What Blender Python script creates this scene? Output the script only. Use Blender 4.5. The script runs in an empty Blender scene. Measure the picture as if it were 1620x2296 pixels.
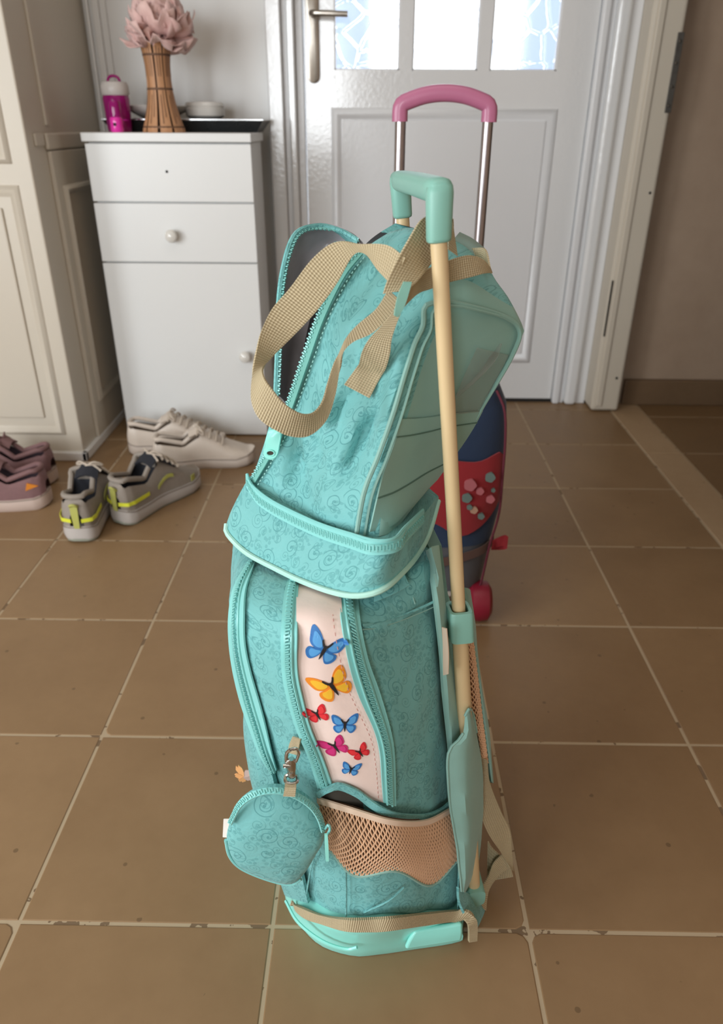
import bpy, bmesh, math, random
import numpy as np
from mathutils import Vector, Matrix, noise
random.seed(7)
scn = bpy.context.scene
COL = scn.collection
PI = math.pi

# ------------------------------------------------------------------ camera
CAM_H, CAM_R, CAM_U, CAM_F, FOCAL_PX = (0.8382, [0.999868, 0.015494, 0.004882], [-0.011526, 0.464912, 0.885282], [-0.011447, 0.885221, -0.465029], 1658.68)
cam_data = bpy.data.cameras.new('camera')
cam = bpy.data.objects.new('camera', cam_data)
COL.objects.link(cam)
r_, u_, f_ = Vector(CAM_R), Vector(CAM_U), Vector(CAM_F)
cam.matrix_world = Matrix(((r_.x, u_.x, -f_.x, 0), (r_.y, u_.y, -f_.y, 0), (r_.z, u_.z, -f_.z, CAM_H), (0, 0, 0, 1)))
cam_data.sensor_fit = 'VERTICAL'
cam_data.sensor_height = 36.0
cam_data.lens = FOCAL_PX / 2296 * 36.0
cam_data.clip_start = 0.02
cam_data.dof.use_dof = True
cam_data.dof.focus_distance = 0.72
cam_data.dof.aperture_fstop = 7.0
scn.camera = cam

# ------------------------------------------------------------------ world, lights, exposure
world = bpy.data.worlds.new('world')
scn.world = world
world.use_nodes = True
wn = world.node_tree.nodes['Background']
wn.inputs[0].default_value = (0.93, 0.97, 1.0, 1)
wn.inputs[1].default_value = 3.2

def area_light(name, loc, target, size, size_y, power, color):
    d = bpy.data.lights.new(name, 'AREA')
    d.shape = 'RECTANGLE'; d.size = size; d.size_y = size_y; d.energy = power; d.color = color
    o = bpy.data.objects.new(name, d); COL.objects.link(o)
    o.location = loc
    o.rotation_euler = (Vector(target) - Vector(loc)).to_track_quat('-Z', 'Y').to_euler()
    return o
area_light('side_window_light', (-2.14, -0.10, 0.85), (0.0, 0.95, 0.45), 0.8, 1.3, 43, (0.92, 0.985, 1.03))
area_light('window_light', (-1.50, -0.90, 1.0), (-0.05, 1.7, 0.6), 0.8, 1.2, 27, (0.92, 0.985, 1.03))
area_light('rear_window_light', (-0.57, -2.36, 1.22), (-0.57, 0.0, 1.18), 0.66, 1.1, 27, (0.94, 0.985, 1.02))
area_light('overhead_fill', (0.0, 0.6, 2.42), (0.0, 0.8, 0.0), 1.2, 1.2, 4, (1.0, 0.93, 0.84))  # weak warm fill added overhead, no lamp known there

scn.view_settings.view_transform = 'Standard'
scn.view_settings.look = 'None'
scn.view_settings.exposure = -0.11
scn.view_settings.gamma = 1.0
scn.view_settings.use_curve_mapping = False
scn.cycles.use_denoising = True
scn.cycles.max_bounces = 10
scn.cycles.sample_clamp_indirect = 6.0

# ------------------------------------------------------------------ helpers
def lin(c):
    return tuple(((v / 255) / 12.92 if v / 255 <= 0.04045 else ((v / 255 + 0.055) / 1.055) ** 2.4) for v in c) + (1.0,)

class NT:
    def __init__(self, name):
        self.m = bpy.data.materials.new(name); self.m.use_nodes = True
        self.t = self.m.node_tree
        self.b = self.t.nodes['Principled BSDF']
    def n(self, kind, **kw):
        nd = self.t.nodes.new(kind)
        for k, v in kw.items(): setattr(nd, k, v)
        return nd
    def l(self, a, b): self.t.links.new(a, b)
    def math(self, op, a, b=None, c=None):
        nd = self.n('ShaderNodeMath', operation=op)
        for i, v in enumerate((a, b, c)):
            if v is None: continue
            if isinstance(v, (int, float)): nd.inputs[i].default_value = v
            else: self.l(v, nd.inputs[i])
        return nd.outputs[0]
    def mix(self, fac, a, b):
        nd = self.n('ShaderNodeMix', data_type='RGBA')
        for s, v in ((0, fac), (6, a), (7, b)):
            if isinstance(v, (int, float)): nd.inputs[s].default_value = v
            elif isinstance(v, tuple): nd.inputs[s].default_value = v
            else: self.l(v, nd.inputs[s])
        return nd.outputs[2]
    def bump(self, h, strength=0.3, dist=0.001, normal=None):
        nd = self.n('ShaderNodeBump'); nd.inputs['Strength'].default_value = strength; nd.inputs['Distance'].default_value = dist
        self.l(h, nd.inputs['Height'])
        if normal is not None: self.l(normal, nd.inputs['Normal'])
        self.l(nd.outputs[0], self.b.inputs['Normal'])
        return nd.outputs[0]
    def noise(self, vec, scale, detail=3, rough=0.55):
        nd = self.n('ShaderNodeTexNoise'); nd.inputs['Scale'].default_value = scale; nd.inputs['Detail'].default_value = detail
        nd.inputs['Roughness'].default_value = rough
        if vec is not None: self.l(vec, nd.inputs['Vector'])
        return nd.outputs[0]
    def obj(self): return self.n('ShaderNodeTexCoord').outputs['Object']
    def uv(self): return self.n('ShaderNodeTexCoord').outputs['UV']
    def pos(self): return self.n('ShaderNodeNewGeometry').outputs['Position']

def shade(c, k): return tuple(min(1, v * k) for v in c[:3]) + (1.0,)

def mat_plain(name, rgb, rough=0.5, var=0.08, scale=30, metallic=0.0, bump=0.0, spec=0.5, sheen=0.0, coat=0.0):
    k = NT(name); c = lin(rgb)
    nz = k.noise(k.obj(), scale)
    k.l(k.mix(nz, shade(c, 1 - var), shade(c, 1 + var)), k.b.inputs['Base Color'])
    k.b.inputs['Roughness'].default_value = rough
    k.b.inputs['Metallic'].default_value = metallic
    k.b.inputs['Specular IOR Level'].default_value = spec
    k.b.inputs['Sheen Weight'].default_value = sheen
    k.b.inputs['Coat Weight'].default_value = coat
    if bump: k.bump(nz, bump, 0.002)
    return k.m

def mat_swirl(name, rgb, dark, cell=0.027, rough=0.62, amount=0.85):
    """plain-woven polyester printed with tone-on-tone scrolls and small leaves"""
    k = NT(name); base, dk = lin(rgb), lin(dark)
    mp = k.n('ShaderNodeMapping'); mp.inputs['Scale'].default_value = (1 / cell, 1 / cell, 1)
    k.l(k.uv(), mp.inputs['Vector'])
    mask = None
    for off, sc in ((0.0, 1.0), (0.37, 1.55)):
        m2 = k.n('ShaderNodeMapping'); m2.inputs['Location'].default_value = (off, off * 2.1, 0); m2.inputs['Scale'].default_value = (sc, sc, 1)
        k.l(mp.outputs[0], m2.inputs['Vector'])
        vo = k.n('ShaderNodeTexVoronoi', voronoi_dimensions='2D'); vo.inputs['Scale'].default_value = 1.0; vo.inputs['Randomness'].default_value = 0.7
        k.l(m2.outputs[0], vo.inputs['Vector'])
        sb = k.n('ShaderNodeVectorMath', operation='SUBTRACT'); k.l(m2.outputs[0], sb.inputs[0]); k.l(vo.outputs['Position'], sb.inputs[1])
        sx = k.n('ShaderNodeSeparateXYZ'); k.l(sb.outputs[0], sx.inputs[0])
        sc_ = k.n('ShaderNodeSeparateColor'); k.l(vo.outputs['Color'], sc_.inputs[0])
        sgn = k.math('SIGN', k.math('SUBTRACT', sc_.outputs[0], 0.5))
        ang = k.math('DIVIDE', k.math('ARCTAN2', sx.outputs[1], k.math('MULTIPLY', sx.outputs[0], sgn)), 2 * PI)
        r = k.math('SQRT', k.math('ADD', k.math('POWER', k.math('ABSOLUTE', sx.outputs[0]), 2.0), k.math('POWER', k.math('ABSOLUTE', sx.outputs[1]), 2.0)))
        turns = k.math('ADD', k.math('SUBTRACT', k.math('MULTIPLY', r, 5.2), ang), k.math('MULTIPLY', sc_.outputs[1], 1.0))
        line = k.math('LESS_THAN', k.math('FRACT', turns), 0.20)
        inside = k.math('LESS_THAN', r, k.math('ADD', 0.27, k.math('MULTIPLY', sc_.outputs[2], 0.18)))
        core = k.math('LESS_THAN', r, 0.05)
        one = k.math('MAXIMUM', k.math('MULTIPLY', line, inside), core)
        mask = one if mask is None else k.math('MAXIMUM', mask, k.math('MULTIPLY', one, 0.8))
    # little leaves scattered in drifts
    vl = k.n('ShaderNodeTexVoronoi', voronoi_dimensions='2D'); vl.inputs['Scale'].default_value = 4.6; k.l(mp.outputs[0], vl.inputs['Vector'])
    drift = k.math('GREATER_THAN', k.noise(mp.outputs[0], 0.9, 1), 0.5)
    leaf = k.math('MULTIPLY', k.math('LESS_THAN', vl.outputs['Distance'], 0.33), drift)
    mask = k.math('MAXIMUM', mask, k.math('MULTIPLY', leaf, 0.55))
    big = k.noise(k.uv(), 22, 3)
    cb = k.mix(big, shade(base, 0.94), shade(base, 1.06))
    k.l(k.mix(k.math('MULTIPLY', mask, amount), cb, dk), k.b.inputs['Base Color'])
    k.b.inputs['Roughness'].default_value = rough
    k.b.inputs['Specular IOR Level'].default_value = 0.35
    k.b.inputs['Sheen Weight'].default_value = 0.15
    wr = k.noise(k.uv(), 34, 4, 0.6)
    k.bump(wr, 0.55, 0.004)
    return k.m

def mat_cloth(name, rgb, rough=0.7, wrinkle=0.4, var=0.06, scale=30, thread=1600):
    k = NT(name); c = lin(rgb)
    nz = k.noise(k.uv(), scale, 4)
    k.l(k.mix(nz, shade(c, 1 - var), shade(c, 1 + var)), k.b.inputs['Base Color'])
    k.b.inputs['Roughness'].default_value = rough; k.b.inputs['Sheen Weight'].default_value = 0.15
    k.b.inputs['Specular IOR Level'].default_value = 0.3
    k.bump(nz, wrinkle, 0.003)
    return k.m

def mat_webbing(name, rgb, dark, pitch=0.0021):
    k = NT(name); c, d = lin(rgb), lin(dark)
    sp = k.n('ShaderNodeSeparateXYZ'); k.l(k.uv(), sp.inputs[0])
    row = k.math('MULTIPLY', sp.outputs[0], 2 * PI / pitch)
    colm = k.math('MULTIPLY', sp.outputs[1], 2 * PI / (pitch * 1.25))
    h = k.math('ADD', k.math('SINE', row), k.math('MULTIPLY', k.math('SINE', colm), 0.6))
    f = k.math('ADD', k.math('MULTIPLY', h, 0.3), 0.5)
    nz = k.noise(k.uv(), 60, 3)
    cc = k.mix(f, d, c)
    k.l(k.mix(k.math('MULTIPLY', nz, 0.25), cc, shade(d, 0.9)), k.b.inputs['Base Color'])
    k.b.inputs['Roughness'].default_value = 0.75
    k.b.inputs['Specular IOR Level'].default_value = 0.25
    k.bump(h, 0.6, 0.0006)
    return k.m

def finish(o, parent=None, smooth=True):
    COL.objects.link(o)
    if parent is not None: o.parent = parent
    if smooth and o.type == 'MESH':
        o.data.polygons.foreach_set('use_smooth', [True] * len(o.data.polygons))
    return o

def mesh(name, verts, faces, mats, parent=None, uvs=None, midx=None, smooth=True, sharp=None, wn=False):
    me = bpy.data.meshes.new(name)
    me.from_pydata([tuple(v) for v in verts], [], faces)
    if not isinstance(mats, (list, tuple)): mats = [mats]
    for m in mats: me.materials.append(m)
    if uvs is not None:
        lay = me.uv_layers.new(name='UVMap')
        flat = []
        for f in faces:
            for i in f: flat += list(uvs[i])
        lay.data.foreach_set('uv', flat)
    if midx is not None: me.polygons.foreach_set('material_index', midx)
    me.update()
    bm = bmesh.new(); bm.from_mesh(me); bmesh.ops.recalc_face_normals(bm, faces=bm.faces); bm.to_mesh(me); bm.free()
    o = bpy.data.objects.new(name, me)
    finish(o, parent, smooth)
    if sharp is not None and smooth: me.set_sharp_from_angle(angle=math.radians(sharp))
    return o

class MB:
    """collects pieces into one mesh"""
    def __init__(s): s.v = []; s.f = []; s.u = []; s.mi = []
    def add(s, verts, faces, uvs=None, mi=0):
        o = len(s.v); s.v += [tuple(v) for v in verts]
        s.u += [tuple(q) for q in uvs] if uvs is not None else [(v[0], v[2]) for v in verts]
        s.f += [tuple(i + o for i in f) for f in faces]; s.mi += [mi] * len(faces)
        return s
    def box(s, x0, x1, y0, y1, z0, z1, mi=0):
        return s.add([(x, y, z) for x in (x0, x1) for y in (y0, y1) for z in (z0, z1)],
              [(0, 1, 3, 2), (4, 6, 7, 5), (0, 4, 5, 1), (2, 3, 7, 6), (0, 2, 6, 4), (1, 5, 7, 3)], mi=mi)
    def tube(s, path, rad, seg=8, cap=True, closed=False, mi=0):
        P = [Vector(p) for p in path]; n = len(P); vs = []; us = []; L = 0
        up = None
        for i in range(n):
            if closed: t = (P[(i + 1) % n] - P[i - 1])
            else: t = P[min(i + 1, n - 1)] - P[max(i - 1, 0)]
            if t.length < 1e-9: t = Vector((0, 0, 1))
            t.normalize()
            if up is None:
                up = Vector((0, 0, 1)) if abs(t.z) < 0.9 else Vector((1, 0, 0))
            up = (up - t * up.dot(t))
            if up.length < 1e-6: up = t.orthogonal()
            up.normalize(); sd = t.cross(up)
            rr = rad[i] if isinstance(rad, (list, tuple)) else rad
            if i: L += (P[i] - P[i - 1]).length
            for k in range(seg):
                a = 2 * PI * k / seg
                vs.append(P[i] + up * math.cos(a) * rr + sd * math.sin(a) * rr); us.append((L, a * rr))
        fs = []
        for i in range(n if closed else n - 1):
            for k in range(seg):
                a, b = i * seg + k, i * seg + (k + 1) % seg; j = ((i + 1) % n) * seg
                fs.append((a, b, j + (k + 1) % seg, j + k))
        if cap and not closed:
            fs.append(tuple(range(seg))[::-1]); fs.append(tuple((n - 1) * seg + k for k in range(seg)))
        return s.add(vs, fs, us, mi)
    def loft(s, rings, closed=True, cap0=False, cap1=False, mi=0):
        n, m = len(rings), len(rings[0]); vs = [Vector(p) for r in rings for p in r]; us = []
        for i in range(n):
            u = 0
            for k in range(m):
                if k: u += (vs[i * m + k] - vs[i * m + k - 1]).length
                v = sum((Vector(rings[a][k]) - Vector(rings[a - 1][k])).length for a in range(1, i + 1))
                us.append((u, v))
        fs = [(i * m + k, i * m + (k + 1) % m, (i + 1) * m + (k + 1) % m, (i + 1) * m + k)
              for i in range(n - 1) for k in range(m if closed else m - 1)]
        for flag, b in ((cap0, 0), (cap1, (n - 1) * m)):
            if flag: fs.append(tuple(range(b, b + m)))
        return s.add(vs, fs, us, mi)
    def lathe(s, prof, c, seg=24, axis='z', mi=0):
        rings = []
        for r, h in prof:
            ring = []
            for k in range(seg):
                a = 2 * PI * k / seg; x, y = max(r, 1e-5) * math.cos(a), max(r, 1e-5) * math.sin(a)
                ring.append({'z': (c[0] + x, c[1] + y, c[2] + h), 'y': (c[0] + x, c[1] + h, c[2] + y), 'x': (c[0] + h, c[1] + x, c[2] + y)}[axis])
            rings.append(ring)
        return s.loft(rings, True, True, True, mi)
    def build(s, name, mats, parent=None, smooth=True, sharp=35):
        return mesh(name, s.v, s.f, mats, parent, s.u, s.mi, smooth, sharp)

def crv(pts, n, closed=False):
    """Catmull-Rom through pts, n samples evenly by length"""
    P = [np.array(p, float) for p in pts]; m = len(P); out = []
    segs = m if closed else m - 1; sub = 10
    for i in range(segs):
        if closed: a, b, c, d = P[i - 1], P[i], P[(i + 1) % m], P[(i + 2) % m]
        else:
            b, c = P[i], P[i + 1]; a = P[i - 1] if i else 2 * b - c; d = P[i + 2] if i + 2 < m else 2 * c - b
        for k in range(sub):
            t = k / sub
            out.append(0.5 * ((2 * b) + (-a + c) * t + (2 * a - 5 * b + 4 * c - d) * t * t + (-a + 3 * b - 3 * c + d) * t ** 3))
    out.append(P[0] if closed else P[-1])
    out = np.array(out); dl = np.r_[0, np.cumsum(np.linalg.norm(np.diff(out, axis=0), axis=1))]
    t = np.linspace(0, dl[-1], n + 1 if closed else n)
    res = np.stack([np.interp(t, dl, out[:, i]) for i in range(3)], 1)
    return [Vector(p) for p in (res[:-1] if closed else res)]

def grid(rows, nu, nv):
    """rows of control points -> nv rows of nu smooth samples"""
    R = [crv(r, nu) for r in rows]
    cols = [crv([r[k] for r in R], nv) for k in range(nu)]
    return [[cols[k][i] for k in range(nu)] for i in range(nv)]

def gnormals(G):
    n, m = len(G), len(G[0]); out = []
    for i in range(n):
        row = []
        for k in range(m):
            a = G[min(i + 1, n - 1)][k] - G[max(i - 1, 0)][k]; b = G[i][min(k + 1, m - 1)] - G[i][max(k - 1, 0)]
            c = a.cross(b)
            row.append(c.normalized() if c.length > 1e-12 else Vector((0, -1, 0)))
        out.append(row)
    return out

def sheet(mb, G, thick=0.0015, toward=Vector((0, -1, 0.3)), mi=0):
    """a cloth patch with thickness; G is its outer face"""
    NR = gnormals(G); n, m = len(G), len(G[0])
    s = 1 if sum(NR[i][k].dot(toward) for i in range(n) for k in range(m)) > 0 else -1
    us = []
    for i in range(n):
        u = 0
        for k in range(m):
            if k: u += (G[i][k] - G[i][k - 1]).length
            us.append((u, sum((G[a][k] - G[a - 1][k]).length for a in range(1, i + 1))))
    top = [p for r in G for p in r]; bot = [G[i][k] - NR[i][k] * s * thick for i in range(n) for k in range(m)]
    N_ = n * m; fs = []
    for i in range(n - 1):
        for k in range(m - 1):
            a = i * m + k; fs.append((a, a + 1, a + m + 1, a + m)); fs.append((a + N_, a + m + N_, a + m + 1 + N_, a + 1 + N_))
    edge = [k for k in range(m)] + [i * m + m - 1 for i in range(1, n)] + [(n - 1) * m + k for k in range(m - 2, -1, -1)] + [i * m for i in range(n - 2, 0, -1)]
    for a, b in zip(edge, edge[1:] + edge[:1]): fs.append((a, a + N_, b + N_, b))
    mb.add(top + bot, fs, us + us, mi)
    return mb

def ribbon(mb, pairs, n=60, across=5, thick=0.0014, toward=Vector((0, -1, 0.3)), mi=0):
    A = crv([p[0] for p in pairs], n); B = crv([p[1] for p in pairs], n)
    G = [[A[i].lerp(B[i], k / (across - 1)) for k in range(across)] for i in range(n)]
    NR = gnormals(G); us = []; L = 0
    for i in range(n):
        if i: L += ((A[i] + B[i]) / 2 - (A[i - 1] + B[i - 1]) / 2).length
        w = (A[i] - B[i]).length
        us += [(L, 0.026 * k / (across - 1)) for k in range(across)]
    m = across; N_ = n * m; fs = []
    top = [p for r in G for p in r]; bot = [G[i][k] - NR[i][k] * thick for i in range(n) for k in range(m)]
    for i in range(n - 1):
        for k in range(m - 1):
            a = i * m + k; fs.append((a, a + 1, a + m + 1, a + m)); fs.append((a + N_, a + m + N_, a + m + 1 + N_, a + 1 + N_))
    edge = list(range(m)) + [i * m + m - 1 for i in range(1, n)] + [(n - 1) * m + k for k in range(m - 2, -1, -1)] + [i * m for i in range(n - 2, 0, -1)]
    for a, b in zip(edge, edge[1:] + edge[:1]): fs.append((a, a + N_, b + N_, b))
    mb.add(top + bot, fs, us + us, mi)
    return mb

def empty(name, loc, label=None, cat=None, group=None):
    o = bpy.data.objects.new(name, None); o.empty_display_size = 0.05
    COL.objects.link(o); o.location = loc
    if label: o['label'] = label
    if cat: o['category'] = cat
    if group: o['group'] = group
    return o

def tag(o, label, cat, group=None):
    o['label'] = label; o['category'] = cat
    if group: o['group'] = group
    return o

def adopt(root):
    """children were modelled in world coordinates: keep them there"""
    bpy.context.view_layer.update()
    inv = root.matrix_world.inverted()
    for ch in root.children: ch.matrix_parent_inverse = inv
    return root

def struct(o):
    o['kind'] = 'structure'; return o

def bevel(o, w=0.003, seg=2):
    md = o.modifiers.new('bevel', 'BEVEL'); md.width = w; md.segments = seg; md.limit_method = 'ANGLE'; md.angle_limit = math.radians(40)
    return o

# ------------------------------------------------------------------ materials of the room
def mat_paint(name, rgb, rough=0.35, orange=0.15, grime=0.1):
    k = NT(name); c = lin(rgb); p = k.pos()
    big = k.noise(p, 2.2, 4); fine = k.noise(p, 90, 3)
    k.l(k.mix(k.math('MULTIPLY', big, grime * 2), shade(c, 1.02), shade(c, 0.84)), k.b.inputs['Base Color'])
    k.b.inputs['Roughness'].default_value = rough
    k.bump(fine, orange, 0.0015)
    return k.m
M_WHITE = mat_paint('white_gloss_paint', (226, 224, 221), 0.3)
M_DOOR = mat_paint('door_white_paint', (224, 224, 225), 0.24, 0.26)
M_GLOSS = mat_paint('brushed_gloss_paint', (226, 226, 226), 0.14, 0.4)
M_GLOSS.node_tree.nodes['Principled BSDF'].inputs['Coat Weight'].default_value = 1.0
M_GLOSS.node_tree.nodes['Principled BSDF'].inputs['Coat Roughness'].default_value = 0.12
M_CREAM = mat_paint('cream_paint', (202, 192, 176), 0.4)
M_PLASTER = mat_paint('beige_plaster', (188, 174, 158), 0.7, 0.3)
M_CEIL = mat_paint('ceiling_paint', (228, 222, 212), 0.8)
M_DARK = mat_plain('dark_gap', (30, 26, 22), 0.8)

def mat_marble():
    k = NT('brown_marble'); p = k.pos()
    a = k.noise(p, 3.0, 6, 0.65); b = k.noise(p, 14, 5, 0.6)
    f = k.math('ADD', k.math('MULTIPLY', a, 0.7), k.math('MULTIPLY', b, 0.3))
    k.l(k.mix(f, lin((142, 118, 98)), lin((182, 160, 138))), k.b.inputs['Base Color'])
    k.b.inputs['Roughness'].default_value = 0.55
    return k.m
M_MARBLE = mat_marble()

def mat_tile(name, ca, cb, rough=0.42):
    k = NT(name); p = k.pos()
    oi = k.n('ShaderNodeObjectInfo')
    off = k.n('ShaderNodeVectorMath', operation='ADD'); k.l(p, off.inputs[0])
    cmb = k.n('ShaderNodeCombineXYZ'); k.l(k.math('MULTIPLY', oi.outputs['Random'], 13.0), cmb.inputs[2]); k.l(cmb.outputs[0], off.inputs[1])
    n1 = k.noise(off.outputs[0], 7, 5, 0.6); n2 = k.noise(off.outputs[0], 55, 3)
    f = k.math('ADD', k.math('MULTIPLY', n1, 0.75), k.math('MULTIPLY', n2, 0.25))
    f = k.math('ADD', f, k.math('MULTIPLY', k.math('SUBTRACT', oi.outputs['Random'], 0.5), 0.35))
    base = k.mix(f, lin(ca), lin(cb))
    pits = k.n('ShaderNodeTexVoronoi'); pits.inputs['Scale'].default_value = 26; k.l(off.outputs[0], pits.inputs['Vector'])
    gate = k.math('GREATER_THAN', k.noise(off.outputs[0], 11, 2), 0.54)
    pit = k.math('MULTIPLY', k.math('LESS_THAN', pits.outputs['Distance'], 0.085), gate)
    k.l(k.mix(k.math('MULTIPLY', pit, 0.55), base, shade(lin(ca), 0.45)), k.b.inputs['Base Color'])
    k.l(k.math('ADD', rough - 0.06, k.math('MULTIPLY', n1, 0.14)), k.b.inputs['Roughness'])
    k.b.inputs['Specular IOR Level'].default_value = 0.4
    k.bump(n2, 0.12, 0.0008)
    return k.m
M_TILE = mat_tile('brown_stone_tile', (124, 96, 66), (154, 124, 90))
M_TILE2 = mat_tile('dark_stone_tile', (114, 88, 58), (142, 112, 80))
M_STRIP = mat_tile('threshold_marble', (164, 136, 104), (192, 164, 132))
M_SKIRT = mat_tile('skirting_stone', (96, 76, 56), (120, 96, 72))
k = NT('grout'); p = k.pos()
k.l(k.mix(k.math('GREATER_THAN', k.noise(p, 30, 4), 0.4), lin((118, 96, 72)), lin((176, 156, 128))), k.b.inputs['Base Color'])
k.b.inputs['Roughness'].default_value = 0.9
M_GROUT = k.m

# ------------------------------------------------------------------ floor of single tiles
TS, TX0, TY0 = 0.30, -0.409, 0.543
floor = struct(MB().box(-2.2, 2.2, -2.4, 2.75, -0.05, -0.0008).build('floor', M_GROUT, smooth=False))
GAP = 0.0023
def tile_mesh(name, m, chips=()):
    a = TS / 2 - GAP; outl = []
    for ci, (sx, sy) in enumerate(((-1, -1), (1, -1), (1, 1), (-1, 1))):
        if ci in chips:
            c = 0.011 if ci in chips else 0
            pr = [(sx * (a - c), sy * a), (sx * (a - c * 0.35), sy * (a - c * 0.35)), (sx * a, sy * (a - c))]
            if sx * sy < 0: pr = pr[::-1]
            if sx < 0 and sy < 0: pr = [(-a, -(a - c)), (-(a - c * .35), -(a - c * .35)), (-(a - c), -a)]
            elif sx > 0 and sy < 0: pr = [((a - c), -a), ((a - c * .35), -(a - c * .35)), (a, -(a - c))]
            elif sx > 0: pr = [(a, a - c), (a - c * .35, a - c * .35), (a - c, a)]
            else: pr = [(-(a - c), a), (-(a - c * .35), a - c * .35), (-a, a - c)]
            outl += pr
        else: outl.append((sx * a, sy * a))
    n = len(outl); e = 0.0012
    ins = [(x - e * (1 if x > 0 else -1), y - e * (1 if y > 0 else -1)) for x, y in outl]
    v = [(x, y, -0.002) for x, y in outl] + [(x, y, -0.0006) for x, y in outl] + [(x, y, 0) for x, y in ins]
    f = [tuple(range(2 * n, 3 * n))]
    for l in (0, 1):
        for i in range(n): f.append((l * n + i, l * n + (i + 1) % n, (l + 1) * n + (i + 1) % n, (l + 1) * n + i))
    me = bpy.data.meshes.new(name); me.from_pydata(v, [], f); me.materials.append(m)
    return me
tm_plain = tile_mesh('tile', M_TILE); tm_dark = tile_mesh('tile', M_TILE2)
tm_c = {i: tile_mesh('tile', M_TILE, (i,)) for i in range(4)}
chip_at = {(-1, -1): 2, (0, 1): 0, (1, -1): 2, (1, 0): 1, (2, -1): 3}
for i in range(-5, 4):
    for j in range(-4, 7):
        o = bpy.data.objects.new('tile', tm_c[chip_at[(i, j)]] if (i, j) in chip_at else tm_plain)
        COL.objects.link(o); o.parent = floor
        o.location = (TX0 + (i + 0.5) * TS, TY0 + (j + 0.5) * TS, random.uniform(-0.0003, 0.0002))
for i in range(4):
    for j in range(-2, 7):
        o = bpy.data.objects.new('tile', tm_dark); COL.objects.link(o); o.parent = floor
        o.location = (0.896 + (i + 0.5) * TS, TY0 - 0.06 + (j + 0.5) * TS, 0)
for j in range(-3, 3):
    o = bevel(MB().box(0.7945, 0.893, TY0 + j * 0.9 - 0.36, TY0 + (j + 1) * 0.9 - 0.363, -0.002, 0.0006).build('threshold_slab', M_STRIP, floor, smooth=False), 0.001, 1)

# ------------------------------------------------------------------ room shell
YB = 2.42
def panel_frame(mb, x0, x1, z0, z1, y, w=0.022, d=0.012, out=-1, axis='y'):
    """raised moulding frame round a panel on a wall facing -y (or +x when axis is 'x')"""
    prof = [(0, 0), (0.15, 0.55), (0.4, 1.0), (0.62, 0.8), (0.8, 0.35), (1, 0)]
    rings = []
    for t, h in prof:
        i = w * t; q = [(x0 + i, z0 + i), (x1 - i, z0 + i), (x1 - i, z1 - i), (x0 + i, z1 - i)]
        if axis == 'y': rings.append([(a, y + out * d * h, b) for a, b in q])
        else: rings.append([(y + d * h, a, b) for a, b in q])
    n = len(rings); vs = [p for r in rings for p in r]; fs = []
    for i in range(n - 1):
        for k in range(4): fs.append((i * 4 + k, i * 4 + (k + 1) % 4, (i + 1) * 4 + (k + 1) % 4, (i + 1) * 4 + k))
    mb.add(vs, fs)
    return mb

# back wall: left piece behind the cabinet, right piece of brown stone, piece above the door
struct(MB().box(-0.80, -0.298, YB, YB + 0.1, 0, 2.5).build('wall_back', M_WHITE, smooth=False))
struct(MB().box(0.80, 2.2, YB, YB + 0.1, 0, 2.5).build('wall_right', M_MARBLE, smooth=False))
struct(MB().box(-0.298, 0.80, YB, YB + 0.1, 2.06, 2.5).build('wall_top', M_WHITE, smooth=False))
struct(MB().box(0.81, 0.89, -2.4, 1.25, 0, 2.5).build('wall_hall', M_MARBLE, smooth=False))
struct(MB().box(2.2, 2.3, -2.4, YB + 0.1, 0, 2.5).build('wall_east', M_PLASTER, smooth=False))
struct(MB().box(-2.3, 2.3, -2.5, -2.4, 0, 2.5).build('wall_front', M_PLASTER, smooth=False))
struct(MB().box(-2.3, -2.2, -2.4, 1.9, 0, 2.5).build('wall_west', M_PLASTER, smooth=False))
struct(MB().box(-2.3, 2.3, -2.5, YB + 0.1, 2.5, 2.56).build('ceiling', M_CEIL, smooth=False))
bs = struct(MB().box(0.845, 2.2, 2.395, YB, 0, 0.085).build('baseboard_right', M_SKIRT, smooth=False)); bevel(bs, 0.004)

# left wall: front of panelled joinery facing the camera, and its side running back to the cabinet
XL, YF = -0.80, 1.894
wl = struct(MB().box(-2.3, XL, YF, YB + 0.1, 0, 2.5).build('wall_left', M_CREAM, smooth=False)); bevel(wl, 0.004)
for (a, b, z0, z1) in ((-1.32, -0.838, 0.073, 0.705), (-1.32, -0.843, 0.75, 1.6), (-1.95, -1.40, 0.073, 0.705), (-1.95, -1.40, 0.75, 1.6)):
    panel_frame(MB(), a, b, z0, z1, YF, 0.026, 0.010).build('panel_moulding', M_CREAM, wl, sharp=50)
    bevel(MB().box(a + 0.05, b - 0.05, YF - 0.006, YF + 0.001, z0 + 0.05, z1 - 0.05).build('raised_panel', M_CREAM, wl, smooth=False), 0.005)
bl = struct(MB().box(-2.2, XL + 0.012, YF - 0.014, YF + 0.002, 0, 0.026).box(XL - 0.002, XL + 0.012, YF - 0.014, YB, 0, 0.026).build('baseboard_left', M_WHITE, smooth=False)); bevel(bl, 0.003)
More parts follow.
